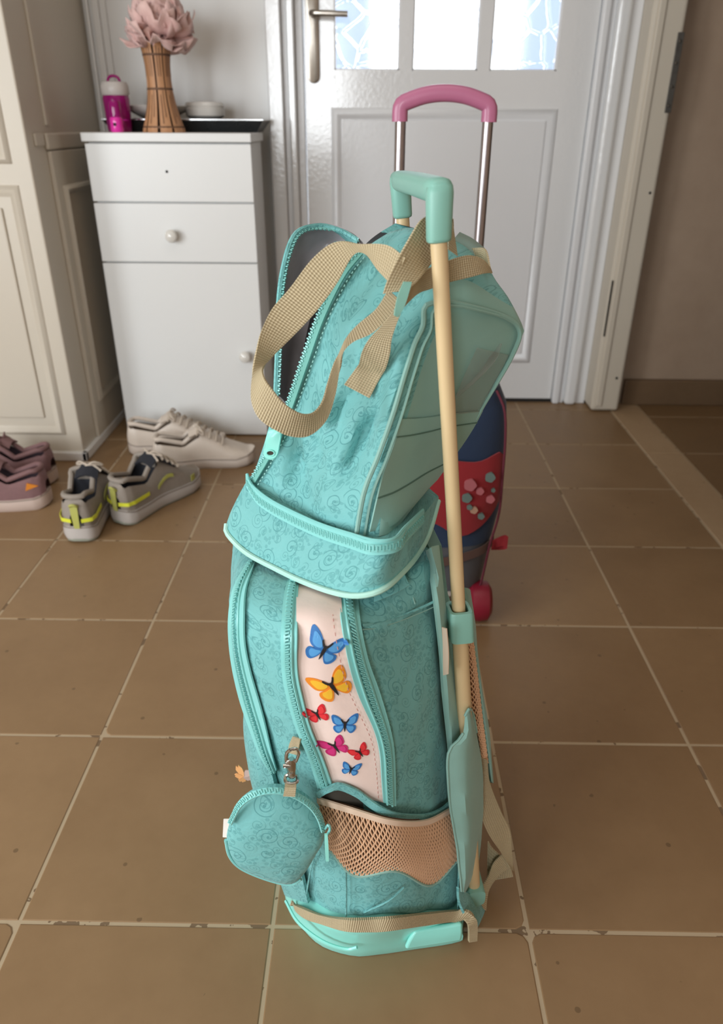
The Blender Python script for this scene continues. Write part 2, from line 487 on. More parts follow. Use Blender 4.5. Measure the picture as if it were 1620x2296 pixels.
# side wainscot with a stepped cap rail
m = MB().box(XL - 0.001, XL + 0.010, 2.000, YB, 0.026, 0.775)
o = bevel(m.build('wainscot', M_CREAM, wl, smooth=False), 0.003)
o = bevel(MB().box(XL - 0.001, XL + 0.006, YF + 0.040, 1.985, 0.786, 0.814).build('cap_rail', M_CREAM, wl, smooth=False), 0.006, 3)
o = bevel(MB().box(XL - 0.001, XL + 0.011, 1.992, YB, 0.777, 0.814).build('cap_rail', M_CREAM, wl, smooth=False), 0.005, 3)
panel_frame(MB(), 2.040, 2.38, 0.12, 0.695, XL + 0.010, 0.024, 0.009, axis='x').build('panel_moulding', M_CREAM, wl, sharp=50)
bevel(MB().box(XL - 0.001, XL + 0.006, 2.015, 2.034, 0.83, 2.4).build('wall_bead', M_CREAM, wl, smooth=False), 0.002)
# fluted vertical trim in the corner behind the cabinet
tr = struct(MB().box(-0.795, -0.735, YB - 0.010, YB + 0.001, 0.0, 2.5).build('trim_1', M_WHITE, smooth=False)); bevel(tr, 0.002)
for a, w, d in ((-0.788, 0.009, 0.012), (-0.769, 0.018, 0.016)):
    bevel(MB().box(a, a + w, YB - 0.010 - d, YB - 0.009, 0.0, 2.5).build('flute', M_WHITE, tr, smooth=False), 0.0035, 3)

# ------------------------------------------------------------------ front door with textured glass
door = struct(empty('door_1', (0.2, YB, 0)))
def mat_frost():
    k = NT('pebbled_glass'); p = k.obj()
    sp = k.n('ShaderNodeSeparateXYZ'); k.l(p, sp.inputs[0])
    cb = k.n('ShaderNodeCombineXYZ'); k.l(sp.outputs[0], cb.inputs[0]); k.l(sp.outputs[2], cb.inputs[1])
    wob = k.n('ShaderNodeTexNoise'); wob.inputs['Scale'].default_value = 26; k.l(cb.outputs[0], wob.inputs['Vector'])
    ad = k.n('ShaderNodeVectorMath', operation='MULTIPLY_ADD'); k.l(wob.outputs['Color'], ad.inputs[0]); ad.inputs[1].default_value = (0.014, 0.014, 0); k.l(cb.outputs[0], ad.inputs[2])
    vo = k.n('ShaderNodeTexVoronoi', voronoi_dimensions='2D', feature='DISTANCE_TO_EDGE'); vo.inputs['Scale'].default_value = 17; k.l(ad.outputs[0], vo.inputs['Vector'])
    ridge = k.n('ShaderNodeMapRange', interpolation_type='SMOOTHSTEP'); ridge.inputs['From Min'].default_value = 0.02; ridge.inputs['From Max'].default_value = 0.10
    ridge.inputs['To Min'].default_value = 1; ridge.inputs['To Max'].default_value = 0; k.l(vo.outputs['Distance'], ridge.inputs['Value'])
    k.b.inputs['Base Color'].default_value = (0.97, 0.985, 1, 1)
    k.b.inputs['Transmission Weight'].default_value = 1.0; k.b.inputs['Roughness'].default_value = 0.12; k.b.inputs['IOR'].default_value = 1.35
    k.bump(ridge.outputs[0], 0.9, 0.006)
    return k.m
M_GLASS = mat_frost()
lx0, lx1, lz1 = -0.197, 0.609, 2.03
panes = ((-0.114, 0.067), (0.104, 0.286), (0.321, 0.507))
zp0, zp1 = 0.971, 1.90
m = MB(); Y0, Y1 = YB, YB + 0.042
xs = [lx0] + [v for p in panes for v in p] + [lx1]
m.box(lx0, lx1, Y0, Y1, 0.012, zp0); m.box(lx0, lx1, Y0, Y1, zp1, lz1)
for a, b in ((lx0, panes[0][0]), (panes[0][1], panes[1][0]), (panes[1][1], panes[2][0]), (panes[2][1], lx1)): m.box(a, b, Y0, Y1, zp0, zp1)
m.build('door_leaf', M_GLOSS, door, smooth=False)
for a, b in panes:
    MB().box(a - 0.004, b + 0.004, YB + 0.018, YB + 0.023, zp0 - 0.004, zp1 + 0.004).build('pane', M_GLASS, door, smooth=False)
    fr = MB()
    for q in ((a, a + 0.004, zp0, zp1), (b - 0.004, b, zp0, zp1), (a, b, zp0, zp0 + 0.004), (a, b, zp1 - 0.004, zp1)): fr.box(q[0], q[1], YB + 0.004, YB + 0.018, q[2], q[3])
    fr.build('glazing_bead', M_DOOR, door, smooth=False)
panel_frame(MB(), -0.125, 0.525, 0.135, 0.878, YB, 0.030, 0.010).build('panel_moulding', M_DOOR, door, sharp=50)
bevel(MB().box(-0.094, 0.494, YB - 0.004, YB + 0.002, 0.166, 0.847).build('raised_panel', M_DOOR, door, smooth=False), 0.002)
# frame on the latch side, with the grooves of its profile
fl = bevel(MB().box(-0.298, -0.256, YB - 0.055, YB + 0.08, 0, 2.09).build('frame_stile', M_GLOSS, door, smooth=False), 0.004)
bevel(MB().box(-0.256, -0.241, YB - 0.030, YB + 0.08, 0, 2.09).build('frame_groove', M_DOOR, door, smooth=False), 0.002)
bevel(MB().box(-0.241, -0.221, YB - 0.045, YB + 0.08, 0, 2.09).build('frame_bead', M_GLOSS, door, smooth=False), 0.005, 3)
bevel(MB().box(-0.221, -0.200, YB - 0.015, YB + 0.08, 0, 2.09).build('frame_stop', M_DOOR, door, smooth=False), 0.002)
# hinge side: stop, bead, groove, then the deep casing
bevel(MB().box(0.612, 0.634, YB - 0.022, YB + 0.08, 0, 2.09).build('frame_stop', M_DOOR, door, smooth=False), 0.006, 3)
bevel(MB().box(0.634, 0.650, YB - 0.008, YB + 0.08, 0, 2.09).build('frame_groove', M_DOOR, door, smooth=False), 0.002)
bevel(MB().box(0.650, 0.688, YB - 0.034, YB + 0.08, 0, 2.09).build('frame_bead', M_GLOSS, door, smooth=False), 0.012, 4)
bevel(MB().box(0.688, 0.722, YB - 0.012, YB + 0.08, 0, 2.09).build('frame_groove', M_DOOR, door, smooth=False), 0.003)
cas = bevel(MB().box(0.722, 0.812, 2.325, YB + 0.08, 0.004, 2.09).build('casing', M_CREAM, door, smooth=False), 0.010, 3)
bevel(MB().box(0.735, 0.755, 2.319, 2.33, 0.02, 2.09).build('casing_bead', M_CREAM, cas, smooth=False), 0.004, 3)
MB().box(-0.298, 0.812, YB - 0.02, YB + 0.08, 2.03, 2.09).build('frame_head', M_DOOR, door, smooth=False)
MB().box(-0.2, 0.70, YB - 0.002, YB + 0.09, -0.001, 0.011).build('door_gap_shade', M_DARK, door, smooth=False)  # dark strip closing the gap under the leaf, stands in for its shade
M_STEEL = mat_plain('aged_nickel', (168, 160, 150), 0.32, 0.25, 40, 1.0)
M_HINGE = mat_plain('tarnished_hinge_metal', (104, 100, 94), 0.5, 0.35, 60, 0.7)
# strike plate left on the casing edge
hz = bevel(MB().box(0.796, 0.8135, 2.3225, 2.3262, 0.868, 1.055).build('hinge_leaf', M_HINGE, cas, smooth=False), 0.001)
for z in (0.885, 0.93, 0.985, 1.035):
    MB().lathe([(0.0, 0.0), (0.004, 0.0), (0.0032, -0.002), (0, -0.0024)], (0.805, 2.3225, z), 10, 'y').build('screw', M_STEEL, cas)
MB().lathe([(0.0, 0.0), (0.004, 0.0), (0.004, -0.0006), (0, -0.0006)], (0.795, 2.3250, 0.665), 10, 'y').build('screw_hole', M_DARK, cas)
MB().lathe([(0.0, 0.0), (0.0045, 0.0), (0.0045, -0.0006), (0, -0.0006)], (0.79, 2.3250, 0.115), 10, 'y').build('screw_hole', M_DARK, cas)
MB().box(0.7255, 0.7300, 2.3225, 2.3262, 0.25, 0.42).build('latch_slot', M_DARK, cas, smooth=False)
# lever handle on its long plate
def stadium(x0, x1, z0, z1, y0, y1, n=8):
    r = (x1 - x0) / 2; cx = (x0 + x1) / 2; pts = []
    for k in range(n + 1): a = PI + PI * k / n; pts.append((cx + r * math.cos(a), z0 + r + r * math.sin(a)))
    for k in range(n + 1): a = PI * k / n; pts.append((cx + r * math.cos(a), z1 - r + r * math.sin(a)))
    return MB().loft([[(x, y1, z) for x, z in pts], [(x, y0 + 0.001, z) for x, z in pts], [(cx + (x - cx) * 0.88, y0, (z0 + z1) / 2 + (z - (z0 + z1) / 2) * 0.985) for x, z in pts]], True, True, True)
stadium(-0.190, -0.155, 0.938, 1.175, YB - 0.009, YB).build('handle_plate', M_STEEL, door, sharp=30)
m = MB(); m.tube(crv([(-0.172, YB - 0.006, 1.100), (-0.172, YB - 0.040, 1.100), (-0.155, YB - 0.050, 1.099), (-0.12, YB - 0.052, 1.098), (-0.075, YB - 0.050, 1.097)], 20), [0.008] * 8 + [0.0075] * 12, 10)
m.build('lever_handle', M_STEEL, door)
adopt(door)

# what stands outside the door: a pale yard wall on both sides of the bright opening, and paving
M_OUT = mat_plain('outside_render', (165, 180, 206), 0.9)
struct(MB().box(-3.5, -0.02, 5.2, 5.4, -0.1, 4.0).build('exterior_wall', M_OUT, smooth=False))
struct(MB().box(0.95, 4.5, 5.6, 5.8, -0.1, 4.0).build('exterior_wall', M_OUT, smooth=False))
struct(MB().box(-4, 5, YB + 0.2, 7, -0.15, -0.06).build('exterior_paving', mat_plain('pale_paving', (206, 206, 204), 0.9), smooth=False))

# ------------------------------------------------------------------ white shoe cabinet
M_CAB = mat_paint('cabinet_lacquer', (228, 228, 226), 0.3, 0.05, 0.04)
M_KNOB = mat_plain('white_ceramic', (226, 222, 214), 0.12, 0.02, 20, coat=0.5)
CX0, CX1, CY0, CY1, CZ = -0.734, -0.312, 2.083, 2.300, 0.815
cab = empty('shoe_cabinet', ((CX0 + CX1) / 2, 2.19, 0), 'white cabinet with two drawers above a door, standing beside the front door', 'cabinet')
bevel(MB().box(CX0 + 0.004, CX1 - 0.004, CY0 + 0.018, CY1, 0.012, CZ - 0.022).box(CX0 + 0.004, CX1 - 0.004, CY0 + 0.05, CY1, 0, 0.013).build('carcass', M_CAB, cab, smooth=False), 0.002)
bevel(MB().box(CX0 - 0.006, CX1 + 0.002, CY0 - 0.004, CY1 + 0.004, CZ - 0.021, CZ).build('cabinet_top', M_CAB, cab, smooth=False), 0.002)
KN = [(0.0, 0.0), (0.009, 0.0), (0.008, -0.008), (0.011, -0.013), (0.0155, -0.018), (0.0165, -0.024), (0.0135, -0.030), (0.007, -0.0335), (0, -0.0345)]
d1 = bevel(MB().box(CX0, CX1, CY0, CY0 + 0.018, 0.654, CZ - 0.025).build('drawer', M_CAB, cab, smooth=False), 0.0015)
MB().lathe([(0.0, 0.0), (0.0035, 0.0), (0.0035, -0.0008), (0, -0.0008)], (-0.532, CY0 - 0.0002, 0.726), 10, 'y').build('knob_hole', M_DARK, d1)
d2 = bevel(MB().box(CX0, CX1, CY0, CY0 + 0.018, 0.503, 0.650).build('drawer', M_CAB, cab, smooth=False), 0.0015)
MB().lathe(KN, (-0.533, CY0, 0.572), 24, 'y').build('knob', M_KNOB, d2)
d3 = bevel(MB().box(CX0, CX1, CY0, CY0 + 0.018, 0.004, 0.499).build('cabinet_door', M_CAB, cab, smooth=False), 0.0015)
MB().lathe(KN, (-0.360, CY0, 0.248), 24, 'y').build('knob', M_KNOB, d3)
adopt(cab)

# ------------------------------------------------------------------ things on the cabinet
M_BLACK = mat_plain('black_lacquer', (30, 34, 36), 0.25, 0.1)
M_CHROME = mat_plain('bright_metal', (205, 205, 205), 0.18, 0.05, 30, 1.0)
tray = empty('serving_tray', (-0.51, 2.26, CZ), 'black rimmed tray lying at the back of the white cabinet under the dishes', 'tray')
m = MB(); bx0, bx1, by0, by1 = -0.725, -0.296, 2.215, 2.375
m.loft([[(bx0 + i, by0 + i, z), (bx1 - i, by0 + i, z), (bx1 - i, by1 - i, z), (bx0 + i, by1 - i, z)] for i, z in ((0.02, CZ + 0.0006), (0.0, CZ + 0.029), (0.006, CZ + 0.029), (0.024, CZ + 0.006))], True, True, True)
m.build('tray_body', M_BLACK, tray, smooth=False)
m = MB(); m.tube([(bx0, by0, CZ + 0.030), (bx1, by0, CZ + 0.030), (bx1, by1, CZ + 0.030), (bx0, by1, CZ + 0.030)], 0.0022, 6, closed=True)
m.build('tray_rim', M_CHROME, tray)
adopt(tray)
M_CHINA = mat_plain('white_china', (222, 218, 212), 0.18, 0.03, 20, coat=0.4)
pl = MB().lathe([(0, 0.0), (0.040, 0.0), (0.080, 0.020), (0.086, 0.030), (0.083, 0.032), (0.040, 0.008), (0, 0.007)], (-0.590, 2.285, CZ + 0.0315), 36).build('saucer', M_CHINA)
tag(pl, 'white china plate lying on the black tray between the pink bottle and the vase', 'plate')
bowl = empty('lidded_dish', (-0.462, 2.29, CZ + 0.03), 'low round white lidded dish on the black tray, right of the vase', 'dish')
MB().lathe([(0, 0), (0.040, 0), (0.052, 0.008), (0.054, 0.026), (0.049, 0.029), (0.047, 0.012), (0, 0.008)], (-0.462, 2.29, CZ + 0.0315), 36).build('dish_body', M_CHINA, bowl)
MB().lathe([(0, 0.026), (0.049, 0.026), (0.053, 0.032), (0.050, 0.040), (0.034, 0.043), (0, 0.043)], (-0.462, 2.29, CZ + 0.0315), 36).build('dish_lid', M_CHINA, bowl)
adopt(bowl)

M_PINKPL = NT('pink_translucent_plastic'); M_PINKPL.b.inputs['Base Color'].default_value = lin((176, 22, 128)); M_PINKPL.b.inputs['Roughness'].default_value = 0.12
M_PINKPL.b.inputs['Transmission Weight'].default_value = 0.35; M_PINKPL.b.inputs['IOR'].default_value = 1.35; M_PINKPL.b.inputs['Coat Weight'].default_value = 0.5; M_PINKPL = M_PINKPL.m
M_GREYCAP = mat_plain('grey_white_cap', (206, 200, 196), 0.4, 0.03)
bot = empty('drink_bottle', (-0.672, 2.16, CZ), 'magenta bottle with pale grey cap and loop on the left of the cabinet top', 'bottle')
bx, by = -0.670, 2.185
MB().lathe([(0, 0.0), (0.029, 0.0), (0.031, 0.006), (0.033, 0.050), (0.034, 0.078), (0.032, 0.084), (0, 0.084)], (bx, by, CZ), 28).build('bottle_body', M_PINKPL, bot)
MB().lathe([(0, 0.084), (0.033, 0.084), (0.0355, 0.088), (0.0355, 0.106), (0.031, 0.114), (0.012, 0.116), (0, 0.116)], (bx, by, CZ), 28).build('bottle_cap', M_GREYCAP, bot)
m = MB(); m.tube(crv([(bx - 0.016, by, CZ + 0.113), (bx - 0.012, by, CZ + 0.124), (bx, by, CZ + 0.128), (bx + 0.012, by, CZ + 0.124), (bx + 0.016, by, CZ + 0.113)], 16), 0.0035, 8)
m.build('carry_loop', M_PINKPL, bot)
adopt(bot)
spr = empty('lip_gloss_tube', (-0.655, 2.115, CZ), 'small bright pink tube standing in front of the magenta bottle', 'tube')
MB().lathe([(0, 0), (0.0150, 0), (0.0165, 0.004), (0.0165, 0.030), (0.0150, 0.034), (0, 0.034)], (-0.655, 2.115, CZ), 20).build('tube_base', mat_plain('hot_pink_plastic', (232, 52, 170), 0.2, 0.05, 30, coat=0.4), spr)
MB().lathe([(0, 0.034), (0.0145, 0.034), (0.0150, 0.038), (0.0140, 0.066), (0.0125, 0.070), (0, 0.071)], (-0.655, 2.115, CZ), 20).build('tube_cap', M_PINKPL, spr)
MB().lathe([(0, 0), (0.004, 0.0), (0.004, -0.0008), (0, -0.0008)], (-0.655, 2.0985, CZ + 0.018), 10, 'y').build('tube_mark', M_DARK, spr)
adopt(spr)

# vase of curved plywood slats round a dark inner tube
M_PLY = NT('honey_plywood'); c1, c2 = lin((176, 124, 84)), lin((206, 158, 118))
mp = M_PLY.n('ShaderNodeMapping'); mp.inputs['Scale'].default_value = (60, 60, 5); M_PLY.l(M_PLY.obj(), mp.inputs['Vector'])
g = M_PLY.noise(mp.outputs[0], 3, 4); M_PLY.l(M_PLY.mix(g, c1, c2), M_PLY.b.inputs['Base Color']); M_PLY.b.inputs['Roughness'].default_value = 0.55; M_PLY = M_PLY.m
M_PLYD = mat_plain('scorched_plywood_edge', (104, 74, 54), 0.7, 0.2)
vx, vy = -0.548, 2.165
vase = empty('slatted_vase', (vx, vy, CZ), 'flared vase of honey coloured wooden slats holding a pink peony on the cabinet', 'vase')
VP = [(0.0, 0.056), (0.03, 0.046), (0.07, 0.035), (0.11, 0.0305), (0.15, 0.031), (0.18, 0.035), (0.205, 0.041)]
zs = np.linspace(0.0, 0.205, 22); rs = np.interp(zs, [p[0] for p in VP], [p[1] for p in VP])
rs = np.convolve(np.r_[rs[0], rs, rs[-1]], [0.25, 0.5, 0.25], 'valid')
NSL = 9
for q in range(NSL):
    a0 = 2 * PI * (q + 0.5) / NSL - PI / 2; hw = PI / NSL * 0.80
    rings = []
    for z, r in zip(zs, rs):
        o_ = [(vx + (r) * math.cos(a0 + hw * t), vy + r * math.sin(a0 + hw * t), CZ + z) for t in (-1, -0.5, 0, 0.5, 1)]
        i_ = [(vx + (r - 0.0035) * math.cos(a0 + hw * t), vy + (r - 0.0035) * math.sin(a0 + hw * t), CZ + z) for t in (1, 0.5, 0, -0.5, -1)]
        rings.append(o_ + i_)
    sl = MB().loft(rings, True, True, True).build('slat', M_PLY, vase, sharp=40)
    # long narrow slots cut in each slat, shown by their scorched insides
    for (z0, z1, t) in ((0.125, 0.19, -0.34), (0.125, 0.185, 0.3), (0.02, 0.085, -0.3), (0.035, 0.095, 0.34)):
        sm = MB()
        pts = []
        for z in np.linspace(z0, z1, 6):
            r = np.interp(z, zs, rs) + 0.0004; pts.append([(vx + r * math.cos(a0 + hw * (t + s)), vy + r * math.sin(a0 + hw * (t + s)), CZ + z) for s in (-0.09, 0.09)])
        sm.loft(pts, False).build('slot', M_PLYD, sl)
for z in (0.012, 0.098, 0.172):
    r = float(np.interp(z, zs, rs)); MB().lathe([(r - 0.012, -0.0025), (r + 0.0005, -0.0025), (r + 0.0005, 0.0025), (r - 0.012, 0.0025)], (vx, vy, CZ + z), 28).build('ring', M_PLYD, vase)
MB().lathe([(0, 0.002), (0.022, 0.002), (0.022, 0.196), (0.0, 0.190)], (vx, vy, CZ), 20).build('inner_tube', mat_plain('grey_smoked_glass', (120, 108, 104), 0.1, 0.1), vase)
adopt(vase)

# pink silk peony: every petal a part
M_PETAL = NT('pink_silk_petal'); uvp = M_PETAL.uv(); nz = M_PETAL.noise(M_PETAL.obj(), 40, 3)
M_PETAL.l(M_PETAL.mix(nz, lin((216, 172, 166)), lin((238, 206, 198))), M_PETAL.b.inputs['Base Color']); M_PETAL.b.inputs['Roughness'].default_value = 0.7
M_PETAL.b.inputs['Subsurface Weight'].default_value = 0.0; M_PETAL.b.inputs['Sheen Weight'].default_value = 0.3; M_PETAL = M_PETAL.m
def petal_mesh(length, width, cup, frill, seed):
    rnd = random.Random(seed); G = []; nv, nu = 9, 9; ph = rnd.uniform(0, 6)
    for i in range(nv):
        t = i / (nv - 1); row = []
        w = width * (0.25 + 0.95 * math.sin(min(1, t * 0.95 + 0.06) * PI * 0.62)) * (1 - 0.35 * (max(0, t - 0.75) / 0.25) ** 2)
        for kk in range(nu):
            s = kk / (nu - 1) * 2 - 1
            x = s * w / 2; y = length * (t - 0.10 * t * t * s * s * 1.6)
            z = cup * (t * t) * length + 0.35 * width * s * s * (0.5 - 0.3 * t) + frill * t * t * math.sin(5 * s + ph) + 0.4 * frill * t * math.sin(9 * s + 2 * ph)
            row.append(Vector((x, y, z)))
        G.append(row)
    mb = sheet(MB(), G, 0.0008, Vector((0, 0, 1)))
    me = bpy.data.meshes.new('petal'); me.from_pydata(mb.v, [], mb.f); me.materials.append(M_PETAL)
    me.polygons.foreach_set('use_smooth', [True] * len(me.polygons)); return me
PM = [petal_mesh(0.056, 0.074, 0.55, 0.010, 1), petal_mesh(0.058, 0.080, 0.85, 0.013, 2), petal_mesh(0.050, 0.070, 1.1, 0.012, 3), petal_mesh(0.060, 0.064, 0.3, 0.014, 4)]
fx, fy, fz = vx + 0.020, vy - 0.01, CZ + 0.218
peony = empty('peony', (fx, fy, fz), 'large pale pink peony bloom standing in the wooden slatted vase', 'flower')
rnd = random.Random(5)
layers = [(9, -46, 0.010), (11, -20, 0.014), (12, 2, 0.018), (11, 20, 0.020), (10, 38, 0.018), (9, 56, 0.014), (7, 76, 0.010)]
for li, (cnt, el, r0) in enumerate(layers):
    for q in range(cnt):
        az = 2 * PI * (q + 0.5 * (li % 2)) / cnt + rnd.uniform(-0.2, 0.2); e = math.radians(el + rnd.uniform(-14, 14))
        d = Vector((math.cos(az) * math.cos(e), math.sin(az) * math.cos(e), math.sin(e)))
        side = Vector((-math.sin(az), math.cos(az), 0)); nrm = side.cross(d) * -1
        if nrm.z < 0 and el > -20: nrm = -nrm
        upn = d.cross(side)
        o = bpy.data.objects.new('petal', PM[rnd.randrange(4)]); COL.objects.link(o); o.parent = peony
        roll = rnd.uniform(-0.75, 0.75); sd = (side * math.cos(roll) + upn * math.sin(roll)); up2 = d.cross(sd)
        s = rnd.uniform(0.95, 1.18) * (1.0 - 0.04 * li)
        o.matrix_local = Matrix(((sd.x, d.x, up2.x, d.x * r0), (sd.y, d.y, up2.y, d.y * r0), (sd.z, d.z, up2.z, d.z * r0 * 0.8), (0, 0, 0, 1))) @ Matrix.Scale(s, 4)
m = MB(); m.tube([(vx + 0.004, vy, CZ + 0.02), (vx + 0.006, vy, CZ + 0.16), (fx, fy, fz)], 0.0035, 8)
st = m.build('stem', mat_plain('flower_stem', (96, 110, 70), 0.6)); st.parent = peony; st.matrix_parent_inverse = Matrix.Translation((-fx, -fy, -fz))

# ------------------------------------------------------------------ shoes
def cloth_mix(name, rgb, rough=0.75, var=0.1): return mat_plain(name, rgb, rough, var, 120, bump=0.15, spec=0.3)
M_GREYUP = cloth_mix('grey_knit', (150, 140, 130)); M_GREYSOLE = mat_plain('grey_foam_sole', (186, 178, 172), 0.6, 0.06)
M_OUTSOLE = mat_plain('rubber_outsole', (150, 152, 138), 0.8); M_NAVY = mat_plain('navy_lining', (34, 36, 44), 0.8, 0.2)
M_NEON = mat_plain('neon_yellow', (222, 224, 62), 0.5, 0.05); M_NEOND = mat_plain('dull_yellow_tab', (178, 178, 92), 0.6, 0.06)
M_WUP = mat_plain('white_leather', (212, 198, 184), 0.45, 0.05, 60, bump=0.05); M_WSOLE = mat_plain('white_rubber', (204, 190, 178), 0.55, 0.05)
M_WLIN = mat_plain('worn_beige_lining', (120, 104, 88), 0.8, 0.2); M_LACE = mat_plain('white_lace', (196, 182, 166), 0.8, 0.1)
M_MAUVE = cloth_mix('mauve_knit', (128, 96, 96)); M_MDARK = mat_plain('plum_lining', (58, 42, 50), 0.85, 0.2); M_PSOLE = mat_plain('pale_pink_sole', (196, 174, 162), 0.6, 0.05)
M_FOX = mat_plain('sole_seam', (132, 118, 106), 0.8)
M_ORANGE = mat_plain('orange_patch', (226, 140, 48), 0.5)

def shoe(name, label, loc, rz, L, Wd, H, mats, group, laces=True, low=False, tilt=0.0):
    """toe towards +x, heel at the origin; mats: upper, sole, outsole, lining, lace"""
    root = empty(name, (0, 0, 0), label, 'shoe', group)
    up, so, ou, li, la = mats
    def half(t):   # half width of the foot outline
        return Wd / 2 * float(np.interp(t, [0, .03, .1, .25, .45, .65, .8, .92, .98, 1], [.32, .60, .76, .80, .80, .97, 1.0, .80, .45, .12]))
    def mid(t): return 0.012 * math.sin(PI * t) * (1 if Wd > 0 else -1)
    ts = np.r_[np.linspace(0, 0.12, 6), np.linspace(0.18, 0.86, 12), np.linspace(0.9, 1.0, 6)]
    sh = lambda t: H * 0.24 + 0.006 * math.sin(PI * t) + (0.008 * max(0, 0.3 - t) / 0.3) + 0.010 * max(0, t - 0.8) / 0.2
    spring = lambda t: 0.010 * max(0, (t - 0.78) / 0.22) ** 2 + 0.006 * max(0, (0.08 - t) / 0.08)
    def outline(k, zf):
        L_ = [(t * L, half(t) * k + mid(t), zf(t)) for t in ts]; R_ = [(t * L, -half(t) * k + mid(t), zf(t)) for t in ts[::-1]]
        return L_ + R_
    MB().loft([outline(0.93, lambda t: spring(t)), outline(1.0, lambda t: spring(t) + 0.006)], True, True, True).build('outsole', ou, root)
    MB().loft([outline(1.0, lambda t: spring(t) + 0.005), outline(1.07, lambda t: spring(t) + 0.012), outline(1.05, lambda t: (sh(t) + spring(t)) * 0.72), outline(0.99, lambda t: sh(t) + spring(t))], True, False, True).build('midsole', so, root)
    m = MB(); m.tube([Vector((x, y, z)) for x, y, z in outline(1.035, lambda t: (sh(t) + spring(t)) * 0.93)], 0.0011, 5, closed=True); m.build('foxing_line', M_FOX, root)
    # upper: rings across the foot with a sunken mouth between 4 % and 46 % of the length
    top = lambda t: float(np.interp(t, [0, .02, .08, .3, .46, .6, .75, .88, .96, 1], [.62, .90, .95, .76, 1.10, .88, .60, .46, .38, .26])) * H
    rings = []; nr = 21; mi = []
    tt = np.r_[np.linspace(0.0, 0.10, 7), np.linspace(0.13, 0.50, 11), np.linspace(0.56, 0.9, 8), np.linspace(0.93, 1.0, 5)]
    for t in tt:
        h = half(t) * 0.97; z0 = sh(t) + spring(t) - 0.004; z1 = max(top(t), z0 + 0.006); ring = []
        op = float(np.interp(t, [0.03, 0.07, 0.40, 0.50], [0, 1, 1, 0]))
        for q in range(nr):
            a = PI * q / (nr - 1); c, s = math.cos(a), math.sin(a)
            y = h * (abs(c) ** 0.62) * (1 if c > 0 else -1); z = z0 + (z1 - z0) * (max(s, 0) ** 0.72)
            dpt = max(0, 1 - abs(q - 10) / 5.2)
            if op > 0 and dpt > 0:
                zz = z1 - (z1 - z0) * 0.86 * min(1, dpt * 2.2) * op; z = min(z, zz)
            ring.append((t * L, y + mid(t), z))
        rings.append(ring)
    for i in range(len(tt) - 1):
        tm = (tt[i] + tt[i + 1]) / 2
        for q in range(nr - 1): mi.append(1 if (0.055 < tm < 0.46 and abs(q + 0.5 - 10) < 4.8) else 0)
    b = MB().loft(rings, False); b.mi = mi
    b.build('upper', [up, li], root, sharp=60)
    # padded collar, tongue, heel tab
    ring = []
    for t in np.linspace(0.06, 0.44, 12): ring.append((t * L, half(t) * 0.62 + mid(t), top(t) * 0.985))
    hz_ = top(0.055) * 0.985; hw3 = half(0.06)
    coll = ring + [(0.47 * L, 0, top(0.47))] + [(x, 2 * mid(x / L) - y, z) for x, y, z in ring[::-1]] + [(0.043 * L, -hw3 * 0.42, hz_), (0.034 * L, 0, hz_), (0.043 * L, hw3 * 0.42, hz_)]
    m = MB(); m.tube(crv(coll, 48, True), 0.0062, 8, closed=True); m.build('collar', up, root)
    if laces:
        m = MB(); G = [[Vector((L * t, y * Wd * 0.26, top(t) + 0.004 + 0.012 * max(0, (0.5 - t) / 0.14) - 0.10 * y * y * Wd)) for y in (-1, -.5, 0, .5, 1)] for t in np.linspace(0.36, 0.66, 7)]
        sheet(m, G, 0.004, Vector((0, 0, 1))); m.build('tongue', li if li is M_NAVY else up, root)
        for q, t in enumerate(np.linspace(0.44, 0.68, 5)):
            m = MB(); zz = top(t) + 0.007; w = Wd * 0.30
            m.tube(crv([(L * t, -w, zz - 0.012), (L * (t + 0.012), -w * 0.5, zz - 0.001), (L * (t + 0.02), 0, zz + 0.001), (L * (t + 0.03), w * 0.5, zz - 0.001), (L * (t + 0.04), w, zz - 0.012)], 14), 0.003, 6)
            m.build('lace', la, root)
        m = MB(); zz = top(0.43) + 0.012
        m.tube(crv([(L * .45, 0, zz), (L * .47, .018, zz + .006), (L * .50, .030, zz - .004), (L * .47, .014, zz), (L * .45, 0, zz), (L * .46, -.016, zz + .006), (L * .50, -.03, zz - .006), (L * .44, 0, zz), (L * .56, .042, zz - 0.03)], 50), 0.0022, 6)
        m.build('lace_bow', la, root)
    root['L'] = L
    root.location = loc; root.rotation_euler = (0, tilt, rz)
    return root, half, top, sh, mid

def side_band(root, half, mid, t0, t1, zf, wdt, m, name, side, L):
    A = []; B = []
    for t in np.linspace(t0, t1, 14):
        y = (half(t) + 0.0012) * side + mid(t); A.append((t * L, y, zf(t) + wdt / 2)); B.append((t * L, y, zf(t) - wdt / 2))
    mb = MB(); ribbon(mb, list(zip(A, B)), 20, 3, 0.0015); mb.build(name, m, root)

def heel_wrap(root, half, mid, z, wdt, m, name, t1, L, gap=0.0):
    pts = []
    for t in np.linspace(t1, 0.0, 10): pts.append((t * L - 0.0016, half(t) + 0.0016 + mid(t)))
    pts += [(x, 2 * mid(x / L if x > 0 else 0) - y) for x, y in pts[::-1]]
    n = len(pts)
    segs = [pts] if not gap else [pts[:n // 2 - 1] + [(-0.0016, gap)], [(-0.0016, -gap)] + pts[n // 2 + 1:]]
    for sg in segs:
        mb = MB(); ribbon(mb, [((x, y, z + wdt / 2), (x, y, z - wdt / 2)) for x, y in sg], 24, 3, 0.0012); mb.build(name, m, root)

